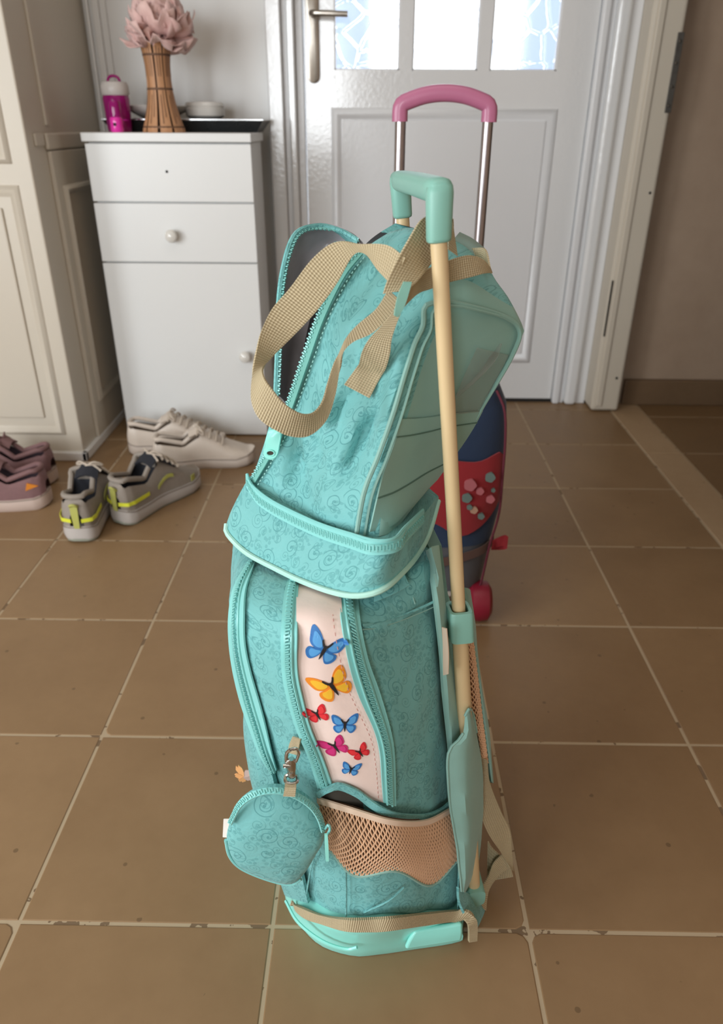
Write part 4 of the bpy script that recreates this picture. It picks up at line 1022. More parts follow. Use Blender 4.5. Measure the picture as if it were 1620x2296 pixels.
# seams of the lower panel
for P_ in ([(-.0202,.4830,.1846), (-.0199,.4831,.1504), (-.0201,.4833,.1115)], [(-.0518,.5048,.1805), (-.0592,.5134,.1353), (-.0668,.5253,.0738)], [(.1009,.5362,.1269), (.1023,.5323,.0913), (.1036,.5289,.0591)], [(.0390,.4910,.1478), (.0231,.4806,.1411), (-.0017,.4836,.1174)]):
    m = MB(); m.tube(crv(P_, 14), 0.0011, 5); m.build('panel_seam', M_SWIRL, bp)
# front pocket bulging low at the left, with a fabric butterfly on it
G = grid([[(-.1074,.5212,.3725), (-.1193,.5496,.3471), (-.1235,.5757,.3179)], [(-.0970,.5138,.3361), (-.1237,.5552,.2952), (-.1320,.5924,.2589)], [(-.0929,.5213,.2703), (-.1185,.5494,.2360), (-.1301,.5892,.1923)], [(-.0828,.5217,.2001), (-.1066,.5476,.1609), (-.1188,.5861,.1207)], [(-.0699,.5174,.1368), (-.0949,.5434,.0897), (-.1079,.5880,.0323)], [(-.0636,.5224,.0734), (-.0913,.5492,.0464), (-.0992,.5793,.0114)]], 14, 26)
sheet(MB(), G, 0.004, Vector((-1, -1, 0))).build('front_pocket', M_SWIRL, bp)
MPCH, MPCL = mat_plain('peach_felt', (222, 160, 102), 0.8), mat_plain('pale_lilac_felt', (206, 170, 160), 0.8)
def charm(c, size):
    c = Vector(c); m = MB()
    for a0, s_, mi in ((118, 1.15, 0), (186, 0.8, 0), (250, 0.95, 0), (40, 0.7, 1), (-35, 0.8, 1)):
        a = math.radians(a0); d = Vector((math.cos(a), 0.25, math.sin(a))); sd = Vector((-math.sin(a), 0.1, math.cos(a)))
        P = [c + d * size * s_ * t + sd * w * size for t, w in ((0, .06), (.35, .26), (.7, .34), (1, .12), (.82, 0), (1, -.12), (.7, -.30), (.35, -.24), (0, -.06))]
        m.add([p + Vector((0, .0012, 0)) for p in P] + P, [tuple(range(9, 18)), tuple(range(9))[::-1]] + [(i, (i + 1) % 9, 9 + (i + 1) % 9, 9 + i) for i in range(9)], mi=mi)
    return m.build('felt_butterfly', [MPCH, MPCL], bp, smooth=False)
charm((-.1360,.5850,.1988), 0.013)

# moulded foot with its sand cord
BTOP = [(.1118,.5315,.0460), (.0630,.5030,.0835), (.0237,.4797,.1108), (-.0085,.4799,.1068), (-.0348,.4936,.0896), (-.0582,.5146,.0696), (-.0784,.5359,.0534)]
BFL = [(.1122,.5270,.0040), (.0520,.5155,.0040), (.0164,.5097,.0040), (-.0139,.5076,.0040), (-.0526,.5197,.0040), (-.0807,.5471,.0040), (-.0968,.5740,.0040)]
def foot_ring(pts, dz, k):
    near = [Vector(p) for p in pts]; far = [mirror(p) for p in near]; ring = near + far[::-1]
    c = sum(ring, Vector()) / len(ring); ring = [c + (p - c) * k for p in ring]
    b1, b0 = ring[-1], ring[0]
    ring = ring + [b1.lerp(b0, 0.06) + BB * 0.001, b1.lerp(b0, 0.5) + BB * 0.003, b1.lerp(b0, 0.94) + BB * 0.001]
    return [p + Vector((0, 0, dz)) for p in crv(ring, 72, True)]
lower = [Vector(p) for p in BFL]; upper = [Vector(p) for p in BTOP]
def lerpr(t): return [a.lerp(b, t) for a, b in zip(lower, upper)]
fr = [foot_ring(lower, -0.0035, 0.93), foot_ring(lower, -0.0030, 0.985), foot_ring(lower, 0.002, 1.0), foot_ring(lerpr(.2), 0.0, 1.004), foot_ring(lerpr(.28), 0.0, 0.992), foot_ring(lerpr(.6), 0, 0.997), foot_ring(lerpr(.95), 0, 1.0), foot_ring(upper, 0.001, 0.985), foot_ring(upper, 0.001, 0.9)]
MB().loft(fr, True, True, True).build('moulded_foot', M_MINTPL, bp, sharp=50)
m = MB(); ribbon(m, [((-.0850,.5371,.0561), (-.0829,.5354,.0538)), ((-.0798,.5351,.0545), (-.0757,.5275,.0530)), ((-.0666,.5206,.0690), (-.0611,.5115,.0633)), ((-.0463,.5019,.0859), (-.0410,.4930,.0829)), ((-.0203,.4773,.1184), (-.0185,.4741,.1042)), ((.0071,.4772,.1199), (.0082,.4742,.1042)), ((.0279,.4764,.1239), (.0302,.4757,.1054)), ((.0649,.5014,.0934), (.0680,.5001,.0766)), ((.0997,.5237,.0659), (.1036,.5228,.0502)), ((.1137,.5200,.0710), (.1104,.5160,.0567)), ((.1218,.5210,.0573), (.1133,.5160,.0504)), ((.1247,.5210,.0383), (.1148,.5170,.0378)), ((.1255,.5200,.0196), (.1157,.5160,.0232))], 90, 5, 0.0035)
m.build('edge_webbing', M_WEB, bp)
G = grid([[(.0548,.5060,.0531), (.0821,.5110,.0525), (.1075,.5150,.0534)], [(.0491,.5020,.0434), (.0825,.5080,.0413), (.1087,.5130,.0406)], [(.0447,.5020,.0256), (.0833,.5080,.0268), (.1082,.5130,.0261)]], 12, 8)
bevel(sheet(MB(), G, 0.006).build('foot_boss', M_MINTPL, bp, sharp=40), 0.0025, 3)
m = MB(); m.tube(crv([(-.0925,.5480,.0401), (-.0753,.5200,.0437), (-.0470,.5000,.0422), (-.0208,.4930,.0398), (-.0086,.4910,.0466)], 30), 0.0018, 6); m.build('foot_rib', M_MINTPL, bp)

# rear: enamelled tubes, grip, clamp collar
RN0, RN1 = Vector((.0465,.5550,.7647)), Vector((.0960,.5550,.3164)); RD = (RN1 - RN0).normalized()
RF0 = Vector((.0273,.7420,.7610))
for a, nm in ((RN0, 'near'), (RF0, 'far')):
    zl = a.z - 0.40; m = MB(); m.tube([a - RD * 0.02, a + RD * ((a.z - 0.40) / -RD.z)], 0.0062, 16); m.build('pull_tube', M_ROD, bp)
    m = MB(); m.tube([a + RD * ((a.z - 0.42) / -RD.z), a + RD * ((a.z - 0.05) / -RD.z)], 0.0074, 16); m.build('guide_tube', M_ROD, bp)
def section(c, ex, ey, a, b, p=3.0, n=20):
    return [c + ex * a * abs(math.cos(t)) ** (2 / p) * (1 if math.cos(t) > 0 else -1) + ey * b * abs(math.sin(t)) ** (2 / p) * (1 if math.sin(t) > 0 else -1) for t in [2 * PI * q / n for q in range(n)]]
m = MB(); TN, TF = Vector((.0454,.5560,.7984)), Vector((.0238,.7400,.7932)); cross = (TF - TN); cd = cross.normalized(); upv = -RD; out = cd.cross(upv).normalized()
for base, top_ in ((RN0, TN), (RF0, TF)):
    ax = (top_ - base).normalized(); h = (top_ - base).length
    m.loft([section(base + ax * t * h, cd, out, a, b) for t, a, b in ((-0.03, .0062, .0068), (0, .0080, .0084), (0.06, .0084, .0088), (0.6, .0088, .0092), (0.92, .0092, .0095), (1.06, .0086, .0088), (1.12, .006, .0062))], True, True, True)
m.loft([section(TN + cross * t + upv * dz, upv, out, a, b, 2.8) for t, dz, a, b in ((-0.04, -.001, .005, .006), (-0.02, -.001, .0082, .0086), (0.1, -.001, .0086, .0090), (0.5, -.0005, .0086, .0092), (0.9, -.001, .0086, .0090), (1.02, -.001, .0082, .0086), (1.04, -.001, .005, .006))], True, True, True)
m.build('pull_grip', M_GRIPPL, bp, sharp=50)
cc = Vector((.0834,.5550,.4337)); m = MB()
for q, (dz, a, b) in enumerate([]): pass
m.loft([section(cc - RD * dz, BB, WW, a, b, 5, 28) for dz, a, b in ((-.0165, .0100, .0100), (-.016, .0112, .0118), (.015, .0112, .0118), (.0165, .0104, .0110), (.0165, .0078, .0080), (.004, .0076, .0076))], True, True, False)
m.build('clamp_collar', M_GRIPPL, bp, sharp=40)
MB().lathe([(0, 0), (0.0068, 0), (0.0068, 0.0006), (0, 0.0006)], tuple(cc - RD * 0.0045), 16).build('collar_socket', M_SHADOW, bp)
cf = cc + WW * 0.186; m = MB()
m.loft([section(cf - RD * dz, BB, WW, a, b, 5, 28) for dz, a, b in ((-.0165, .0100, .0100), (-.016, .0112, .0118), (.015, .0112, .0118), (.0165, .0104, .0110))], True, True, True)
m.build('clamp_collar', M_GRIPPL, bp, sharp=40)
fa, fb = RN0 + RD * ((RN0.z - 0.055) / -RD.z), RF0 + RD * ((RF0.z - 0.055) / -RD.z)
m = MB(); m.loft([section(fa.lerp(fb, t), Vector((0, 0, 1)), BB, .012, .011, 4) for t in (-0.06, 0.0, 1.0, 1.06)], True, True, True)
m.loft([section(fa.lerp(fb, .5) - BB * t, Vector((0, 0, 1)), WW, .012, .070, 6) for t in (0.002, 0.035)], True, True, True); m.build('tube_bracket', M_GRIPPL, bp, sharp=40)
for zz in (0.40, 0.22):
    qa, qb = RN0 + RD * ((RN0.z - zz) / -RD.z), RF0 + RD * ((RF0.z - zz) / -RD.z)
    m = MB(); m.loft([section(qa.lerp(qb, t), Vector((0, 0, 1)), BB, .010, .004, 4) for t in (0.04, 0.96)], True, True, True); m.build('tube_crossbar', M_GRIPPL, bp, sharp=40)
# plain side strip, tube cover
G = grid([[(.0506,.5788,.4951), (.0515,.5350,.5242), (.0597,.5500,.5181)], [(.0550,.5390,.4731), (.0592,.5350,.4768), (.0673,.5520,.4673)], [(.0647,.5427,.4067), (.0682,.5380,.4105), (.0776,.5560,.3963)], [(.0697,.5435,.3604), (.0749,.5380,.3653), (.0859,.5560,.3452)], [(.0803,.5454,.2839), (.0840,.5380,.2926), (.0931,.5500,.2927)], [(.0834,.5459,.2474), (.0849,.5350,.2593), (.0924,.5480,.2453)]], 8, 24)
sheet(MB(), G, 0.0016).build('side_strip', M_TEAL, bp)
m = MB(); ribbon(m, [((.0634,.5395,.4398), (.0683,.5300,.4445)), ((.0663,.5408,.4113), (.0717,.5320,.4174)), ((.0688,.5413,.3822), (.0728,.5320,.3918))], 16, 4, 0.001); m.build('peach_facing', M_CREAMB, bp)
G = grid([[(.0936,.5400,.3339), (.0981,.5450,.3384), (.1071,.5720,.3078)], [(.0914,.5320,.3164), (.1007,.5360,.3127), (.1153,.5740,.2693)], [(.0776,.5220,.3030), (.0976,.5280,.2949), (.1232,.5780,.2294)], [(.0832,.5210,.2372), (.1028,.5260,.2319), (.1292,.5780,.1723)], [(.0944,.5200,.1727), (.1091,.5240,.1679), (.1317,.5740,.1042)], [(.0999,.5200,.1320), (.1093,.5240,.1253), (.1271,.5660,.0645)], [(.1039,.5210,.1013), (.1076,.5240,.0956), (.1188,.5580,.0460)]], 14, 30)
for r in G:
    for q in range(14): r[q] = r[q] + NN * 0.0025 * noise.noise(r[q] * 35)
sheet(MB(), G, 0.002).build('tube_cover', M_TEAL, bp)
m = MB(); m.tube([G[q][0] for q in range(2, 30)], 0.0014, 6); m.tube(G[0] + [G[q][13] for q in range(1, 4)], 0.0014, 6); m.build('cover_binding', M_TEAL, bp)
# back padding hidden behind the tubes, shoulder strap, loose webbing
b0, b1 = Vector(ROWS[0][0]), mirror(ROWS[0][0]); e0, e1 = Vector(ROWS[-1][0]), mirror(ROWS[-1][0])
G = [[(b0.lerp(b1, u)).lerp(e0.lerp(e1, u), v) + BB * (0.020 + 0.012 * math.sin(PI * u) * math.sin(PI * v)) for u in np.linspace(0.22, 0.78, 10)] for v in np.linspace(0.02, 0.97, 16)]
sheet(MB(), G, 0.012, BB).build('back_padding', M_TEAL, bp)
strap = sheet(MB(), grid([[(.0942,.6250,.4250), (.0987,.6280,.4231), (.1044,.6400,.4130)], [(.1055,.6220,.3822), (.1074,.6220,.3823), (.1123,.6340,.3724)], [(.1095,.6180,.3533), (.1114,.6180,.3533), (.1159,.6300,.3439)], [(.1184,.6120,.3083), (.1202,.6120,.3083), (.1239,.6220,.2966)], [(.1261,.6060,.2554), (.1295,.6060,.2554), (.1346,.6160,.2459)], [(.1348,.6040,.2131), (.1372,.6040,.2131), (.1407,.6120,.2035)], [(.1409,.6020,.1793), (.1420,.6020,.1779), (.1451,.6080,.1700)]], 6, 24), 0.004).build('shoulder_strap', M_TEAL, bp)
G = grid([[(.0964,.6000,.3873), (.1008,.6040,.3822), (.1072,.6140,.3724)], [(.1019,.5980,.3437), (.1078,.6000,.3422), (.1139,.6100,.3316)], [(.1084,.5940,.2997), (.1153,.5980,.2949), (.1221,.6060,.2815)], [(.1193,.5940,.2559), (.1231,.5960,.2528), (.1285,.6020,.2443)], [(.1262,.5940,.2179), (.1293,.5950,.2169), (.1344,.6000,.2104)]], 12, 40)
sheet(MB(), [[p - Vector((0, -.002, 0)) for p in r] for r in G], 0.004).build('strap_padding', mat_cloth('rust_lining', (150, 104, 72), 0.9, 0.2), strap)
net(G, strap, 0.0045, 0.0034, 0.0008, 'strap_mesh', M_MESHF)
m = MB(); ribbon(m, [((.1238,.5920,.2253), (.1314,.5920,.2221)), ((.1238,.5920,.1823), (.1373,.5920,.1875)), ((.1283,.5900,.1476), (.1538,.5940,.1413)), ((.1406,.5880,.1117), (.1677,.5940,.1080)), ((.1587,.5880,.0783), (.1726,.5920,.0766)), ((.1729,.5880,.0509), (.1785,.5920,.0391))], 50, 5, 0.0014)
ribbon(m, [((.1781,.5900,.0337), (.1732,.5900,.0514)), ((.1678,.5940,.0246), (.1613,.5960,.0624)), ((.1572,.5980,.0155), (.1515,.6020,.0688)), ((.1507,.6020,.0081), (.1467,.6060,.0754))], 24, 5, 0.0014)
ribbon(m, [((.1617,.5900,.0719), (.1744,.5900,.0499)), ((.1520,.5880,.0584), (.1613,.5880,.0376)), ((.1459,.5840,.0362), (.1507,.5840,.0181)), ((.1334,.5720,.0264), (.1472,.5760,.0077)), ((.1210,.5560,.0408), (.1453,.5660,.0021))], 30, 5, 0.0014)
m.build('loose_webbing', M_WEB, bp)
G = grid([[(.1003,.5190,.1100), (.1161,.5400,.0700), (.1374,.5700,.0128)], [(.1025,.5180,.0890), (.1237,.5400,.0481), (.1468,.5720,-.0068)], [(.1110,.5180,.0646), (.1271,.5380,.0270), (.1455,.5680,-.0231)], [(.1212,.5200,.0365), (.1282,.5360,.0103), (.1371,.5600,-.0267)]], 10, 14)
sheet(MB(), G, 0.003).build('strap_anchor', M_SWIRL, bp)
# hook loop sewn beside the middle zip
m = MB(); ribbon(m, [((-.0661,.4844,.3590), (-.0583,.4771,.3633)), ((-.0703,.4887,.3440), (-.0605,.4799,.3498)), ((-.0713,.4900,.3339), (-.0614,.4814,.3396))], 16, 4, 0.0013); m.build('hook_loop', M_WEB, bp)
adopt(bp)

# ------------------------------------------------------------------ round coin purse on its lobster clasp
purse = empty('coin_purse', ((-.0852,.4800,.2397)), 'small round turquoise zip purse hanging by a metal clasp from the backpack front', 'purse')
OUT = [(511,1873), (515,1845), (527,1815), (545,1793), (575,1774), (618,1766), (663,1777), (696,1799), (718,1830), (726,1860), (721,1885), (706,1910), (690,1938), (674,1958), (655,1969), (625,1966), (578,1951), (540,1932), (519,1907)]
OUTW = [(-.1325,.4820,.2330), (-.1294,.4820,.2504), (-.1229,.4820,.2687), (-.1145,.4820,.2820), (-.1013,.4820,.2933), (-.0834,.4820,.2984), (-.0652,.4820,.2924), (-.0520,.4820,.2799), (-.0432,.4820,.2616), (-.0402,.4820,.2433), (-.0426,.4820,.2276), (-.0495,.4820,.2115), (-.0569,.4820,.1930), (-.0644,.4820,.1795), (-.0731,.4820,.1718), (-.0864,.4820,.1735), (-.1067,.4820,.1831), (-.1227,.4820,.1953), (-.1307,.4820,.2114)]
oc = crv(OUTW, 60, True); c = sum(oc, Vector()) / 60
def pring(k, dy): return [c + (p - c) * k + Vector((0, dy, 0)) for p in oc]
pb = MB().loft([pring(0.02, -.0165), pring(0.3, -.0162), pring(0.6, -.0148), pring(0.82, -.0120), pring(0.93, -.0085), pring(0.985, -.004), pring(1.0, 0), pring(0.985, .004), pring(0.9, .008), pring(0.5, .010), pring(0.02, .010)], True, True, True)
pb.u = [(v[0], v[2]) for v in pb.v]
pb.build('purse_body', M_SWIRL, purse)
iu = [i for i in range(60) if True]
arc = crv([(-.1268,.4740,.2602), (-.1138,.4700,.2935), (-.0987,.4690,.3069), (-.0812,.4690,.3112), (-.0635,.4690,.3054), (-.0507,.4700,.2920), (-.0427,.4720,.2735), (-.0400,.4740,.2519)], 40)
arc_in = crv([(-.1225,.4680,.2646), (-.1102,.4650,.2930), (-.0961,.4640,.3053), (-.0808,.4640,.3090), (-.0655,.4640,.3038), (-.0538,.4640,.2932), (-.0464,.4660,.2759), (-.0433,.4690,.2556)], 40)
zipper(purse, list(zip(arc[::4] + [arc[-1]], arc_in[::4] + [arc_in[-1]])), 50, 0.0009, 0.0022)
m = MB(); m.tube([p + Vector((0, -.005, 0)) for p in crv([OUTW[0], OUTW[18], OUTW[17], OUTW[16], OUTW[15], OUTW[14], OUTW[13]], 40)], 0.0017, 7); m.build('purse_piping', M_MINT, purse)
m = MB(); ribbon(m, [((-.1271,.4780,.2596), (-.1299,.4780,.2349)), ((-.1329,.4790,.2582), (-.1357,.4790,.2341))], 6, 3, 0.0008); m.build('care_label', mat_plain('white_label', (236, 230, 222), 0.7), purse)
m = MB(); ribbon(m, [((-.0731,.4700,.3176), (-.0631,.4700,.3178)), ((-.0726,.4620,.3176), (-.0628,.4620,.3178)), ((-.0739,.4600,.3109), (-.0636,.4600,.3106))], 14, 4, 0.0014); m.build('purse_tab', M_WEB, purse)
cl = empty('clasp', (0, 0, 0)); cl.parent = purse
def px(*a): return Vector(a)
m = MB(); m.tube(crv([(-.0729,.4760,.3177), (-.0723,.4700,.3176), (-.0673,.4680,.3177), (-.0627,.4700,.3178), (-.0633,.4760,.3179), (-.0680,.4760,.3200)], 28, True), 0.0016, 8, closed=True); m.build('swivel_ring', M_METAL, cl)
m = MB(); m.lathe([(0, -.0035), (.0034, -.003), (.0040, 0), (.0034, .003), (0, .0035)], (-.0673,.4740,.3233), 12); m.build('swivel_knuckle', M_METAL, cl)
m = MB()
m.loft([section(Vector(p), Vector((1, 0, 0)), Vector((0, 1, 0)), a, .0026, 2.5, 14) for p, a in (((-.0673,.4740,.3238), .0028), ((-.0675,.4740,.3288), .0042), ((-.0680,.4740,.3342), .0050), ((-.0675,.4740,.3386), .0046), ((-.0670,.4740,.3408), .0020))], True, True, True)
m.tube(crv([(-.0712,.4740,.3353), (-.0713,.4740,.3417), (-.0702,.4740,.3482), (-.0674,.4740,.3514)], 14), 0.0016, 8)
m.tube(crv([(-.0632,.4740,.3376), (-.0610,.4740,.3441), (-.0604,.4740,.3484), (-.0626,.4740,.3526), (-.0674,.4740,.3514)], 16), 0.0014, 8)
m.build('hook', M_METAL, cl)
m = MB(); m.tube([(-.0678,.4720,.3342), (-.0741,.4720,.3346)], [0.0014, 0.0020], 8); m.build('trigger', M_METAL, cl)
m = MB(); m.tube(crv([(-.0392,.4700,.2593), (-.0361,.4680,.2666), (-.0348,.4670,.2619), (-.0374,.4660,.2559)], 12), 0.0013, 7); m.build('zip_slider', M_TOOTH, purse)
m = MB(); ribbon(m, [((-.0395,.4620,.2608), (-.0366,.4620,.2609)), ((-.0394,.4620,.2438), (-.0361,.4620,.2439)), ((-.0390,.4630,.2239), (-.0361,.4630,.2240))], 10, 3, 0.0018); m.build('zip_pull', M_MINTPL, purse)
adopt(purse)
purse.location = purse.location + (Vector((0, 0, CAM_H)) - purse.location).normalized() * 0.020

# ------------------------------------------------------------------ lunch bag leaning against the pull tubes
lb = empty('lunch_bag', (-0.01, 0.61, 0.49), 'open turquoise lunch bag with sand webbing straps resting on top of the trolley backpack', 'bag')
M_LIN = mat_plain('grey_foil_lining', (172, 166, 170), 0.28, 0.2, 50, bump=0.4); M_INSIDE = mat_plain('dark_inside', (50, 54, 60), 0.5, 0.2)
M_CLEAR = NT('clear_vinyl'); M_CLEAR.b.inputs['Base Color'].default_value = (0.86, 0.88, 0.86, 1); M_CLEAR.b.inputs['Transmission Weight'].default_value = 0.92; M_CLEAR.b.inputs['Roughness'].default_value = 0.12; M_CLEAR.b.inputs['IOR'].default_value = 1.1; M_CLEAR = M_CLEAR.m
# rings from the bottom of the upper compartment to the top; zip edge, middle, piped corner, middle, far edge
LR = [
 [(-.1147,.6350,.5330), (-.0774,.6000,.5212), (-.0419,.5600,.5270), (-.0104,.5300,.5356), (.0096,.5200,.5424), (.0230,.5450,.5370), (.0377,.5800,.5377), (.0607,.6400,.5332)],
 [(-.0997,.6350,.5573), (-.0685,.6050,.5528), (-.0382,.5720,.5615), (-.0126,.5450,.5716), (.0037,.5300,.5792), (.0206,.5550,.5692), (.0386,.5820,.5679), (.0790,.6450,.5614)],
 [(-.0858,.6350,.5839), (-.0596,.6070,.5848), (-.0323,.5780,.5922), (-.0074,.5520,.6005), (.0097,.5360,.6068), (.0272,.5600,.5990), (.0472,.5860,.5980), (.0910,.6450,.5818)],
 [(-.0727,.6320,.6173), (-.0477,.6080,.6199), (-.0209,.5820,.6267), (.0023,.5600,.6335), (.0168,.5460,.6387), (.0355,.5680,.6313), (.0574,.5900,.6255), (.1036,.6450,.6095)],
 [(-.0595,.6320,.6542), (-.0368,.6100,.6569), (-.0119,.5880,.6622), (.0089,.5680,.6676), (.0220,.5550,.6717), (.0418,.5760,.6634), (.0655,.5970,.6557), (.1189,.6450,.6415)],
 [(-.0457,.6360,.6901), (-.0254,.6140,.6913), (-.0031,.5940,.6942), (.0168,.5770,.6964), (.0280,.5640,.6976), (.0480,.5820,.6898), (.0733,.6000,.6818), (.1304,.6450,.6721)],
 [(-.0276,.6460,.7235), (-.0106,.6260,.7201), (.0091,.6070,.7186), (.0278,.5900,.7149), (.0395,.5740,.7123), (.0579,.5880,.7108), (.0807,.6020,.7072), (.1316,.6480,.6811)],
 [(-.0135,.6560,.7383), (.0017,.6400,.7355), (.0180,.6250,.7346), (.0337,.6100,.7303), (.0466,.5980,.7258), (.0636,.6040,.7262), (.0806,.6120,.7241), (.1171,.6500,.7053)],
 [(-.0023,.6720,.7459), (.0099,.6600,.7476), (.0230,.6480,.7486), (.0364,.6380,.7449), (.0507,.6320,.7424), (.0653,.6320,.7408), (.0806,.6360,.7368), (.1050,.6600,.7202)],
 [(.0140,.6900,.7536), (.0209,.6860,.7559), (.0303,.6800,.7582), (.0405,.6760,.7580), (.0529,.6720,.7557), (.0663,.6700,.7524), (.0802,.6720,.7465), (.0968,.6780,.7358)]]
rings = []; NB = 8
for i, r in enumerate(LR):
    z, far = Vector(r[0]), Vector(r[-1]); dp = 1.0 - 0.5 * (i / 9)
    bk1 = far + Vector((-0.012, 0.030 * dp, 0.004)); bk2 = z.lerp(far, 0.55) + Vector((0, 0.060 * dp, 0.004)); bk3 = z + Vector((0.006, 0.062 * dp, 0.004)); ins = z + Vector((0.035, 0.030, -0.004))
    front = crv(r, 33); back = [bk1, bk2, bk3]
    rings.append(front + [far.lerp(bk1, .5)] + [bk1, bk1.lerp(bk2, .5), bk2, bk2.lerp(bk3, .5), bk3] + [bk3.lerp(ins, .5) + Vector((.004, 0, 0)), ins, ins.lerp(z, .5) + Vector((.006, 0, 0))])
nr_ = len(rings[0]); cl_ = [crv([r[q] for r in rings], 44) for q in range(nr_)]
GL = [[cl_[q][i] for q in range(nr_)] for i in range(44)]
raw = [list(r) for r in GL]
def lunch_wrinkle(p, q, i):
    f = min(1, max(0, (q - 1) / 4)) * min(1, max(0, (16.5 - q) / 4)) if q < 17 else 0.0
    w = noise.noise(Vector((p.x * 26 + p.z * 14, p.z * 9, 2.0))) + 0.6 * noise.noise(p * 48)
    for (q0, i0, q1, i1, dp, wd) in ((4.5, 13, 10.5, 1.5, .010, 1.1), (3.0, 9, 6.5, 1, .007, .9), (13.5, 16, 11.0, 3, .008, 1.0), (7.5, 17, 9.5, 9, .006, 1.0)):
        ax, ay, bx_, by_ = q0, i0 * .45, q1, i1 * .45; vx_, vy_ = bx_ - ax, by_ - ay
        t = max(0, min(1, ((q - ax) * vx_ + (i * .45 - ay) * vy_) / (vx_ * vx_ + vy_ * vy_)))
        dd = math.hypot(q - ax - vx_ * t, i * .45 - ay - vy_ * t); w += dp / .0055 * math.exp(-(dd / wd) ** 2) * math.sin(PI * min(1, t + .15)) * .8
    f *= min(1, i / 6) * 3.0
    return (w * 0.0055 + 0.004 * math.sin(p.x * 60 + p.z * 34 + 3 * noise.noise(p * 12)) * min(1, max(0, (24 - i) / 12))) * f
cen = sum((p for r in GL for p in r), Vector()) / (44 * nr_)
for i in range(44):
    for q in range(33):
        p = GL[i][q]; GL[i][q] = p + Vector((0.15, 0.95, 0.0)) * (lunch_wrinkle(p, q, i) + 0.002)
m = MB(); m.loft(GL, True, True, True)
mi = []
for i in range(43):
    for q in range(nr_): mi.append(2 if q >= 38 else (1 if 18 <= q < 33 and i < 33 else 0))
m.mi = mi + [0] * (len(m.f) - len(mi))
m.build('bag_body', [M_SWIRL, M_TEAL, M_INSIDE], lb, sharp=70)
def LP(i, q, off=0.0):     # a point on the outer face, raised towards the viewer's side of the cloth
    return raw[i][q] + Vector((-0.05, -1, 0.1)) * off
# piping of the plain end panel: up the near corner, over the top, down the far edge
pp = [LP(i, 16, .0025) for i in range(0, 27, 2)] + [(.0427,.5720,.7141), (.0513,.5750,.7169), (.0643,.5850,.7149), (.0819,.5980,.7088), (.1026,.6180,.6999), (.1197,.6340,.6908), (.1286,.6410,.6824), (.1306,.6420,.6728)] + [(.1249,.6430,.6543), (.1157,.6430,.6343), (.1058,.6430,.6141), (.0971,.6430,.5959), (.0869,.6430,.5781)]
pc = crv(pp, 110)
m = MB(); m.tube([p + Vector((-.003, -.0022, .001)) for p in pc], 0.0021, 7); m.build('piping', M_TEAL, lb)
m = MB(); m.tube([p + Vector((.0035, -.0010, -.002)) for p in pc[:70]], 0.0012, 6); m.build('piping', M_TEAL, lb)
# clear card window and the pocket across the end panel
def EP(i, q): return raw[i][q] + Vector((0.02, -1, 0.05)) * 0.0022
qs = [17, 20, 23, 26, 29, 32]
G = grid([[EP(15, q) for q in qs], [EP(12, q) + Vector((0, -.001, 0)) for q in qs], [EP(8, q) + Vector((0, -.001, 0)) for q in qs], [EP(1, q) for q in qs]], 20, 14)
sheet(MB(), G, 0.0014).build('end_pocket', M_TEAL, lb)
m = MB(); m.tube([p + Vector((0, -.0006, 0)) for p in G[2]], 0.0006, 5); m.tube([p + Vector((0, -.0006, 0)) for p in G[9]], 0.0007, 5); m.build('pocket_stitch', mat_plain('dark_teal_thread', (84, 118, 106), 0.8), lb)
G = grid([[EP(25, q) for q in (25, 28, 31)], [EP(20, q) for q in (25, 28, 31)], [EP(15, q) + Vector((0, -.002, 0)) for q in (25, 28, 31)]], 12, 12)
sheet(MB(), G, 0.0005).build('clear_window', M_CLEAR, lb)
m = MB(); ribbon(m, [((.1049,.6300,.6719), (.1116,.6310,.6717)), ((.0994,.6250,.6577), (.1074,.6280,.6585)), ((.0869,.6150,.6449), (.0895,.6160,.6422)), ((.0720,.6040,.6349), (.0737,.6050,.6322))], 16, 3, 0.0005); m.build('window_crease', M_CLEAR, lb)
# zip along the mouth, and the lid folded open behind it
ZA = [(-.1130,.6320,.5382), (-.0988,.6310,.5627), (-.0850,.6300,.5889), (-.0720,.6270,.6220), (-.0589,.6260,.6587), (-.0452,.6300,.6941), (-.0280,.6400,.7267), (-.0111,.6520,.7429)]
ZB = [(-.1054,.6260,.5384), (-.0915,.6250,.5618), (-.0775,.6240,.5879), (-.0643,.6210,.6212), (-.0511,.6200,.6569), (-.0378,.6240,.6918), (-.0211,.6340,.7235), (-.0073,.6480,.7399)]
ZB = [Vector(a).lerp(Vector(b), .72) for a, b in zip(ZA, ZB)]
zipper(lb, list(zip(ZA, ZB)), 70, 0.0007, 0.0021, opened=True, tape=mat_cloth('teal_zip_tape', (112, 176, 166), 0.7, 0.1))
m = MB(); st_ = crv([Vector(b) + (Vector(b) - Vector(a)) * 0.45 + Vector((0, -.003, 0)) for a, b in zip(ZA, ZB)], 110)
for i in range(0, 109, 2): m.tube([st_[i], st_[i].lerp(st_[i + 1], .9)], 0.0005, 5)
o = m.build('stitching', mat_plain('mint_thread', (160, 214, 206), 0.7), lb); o['kind'] = 'stuff'
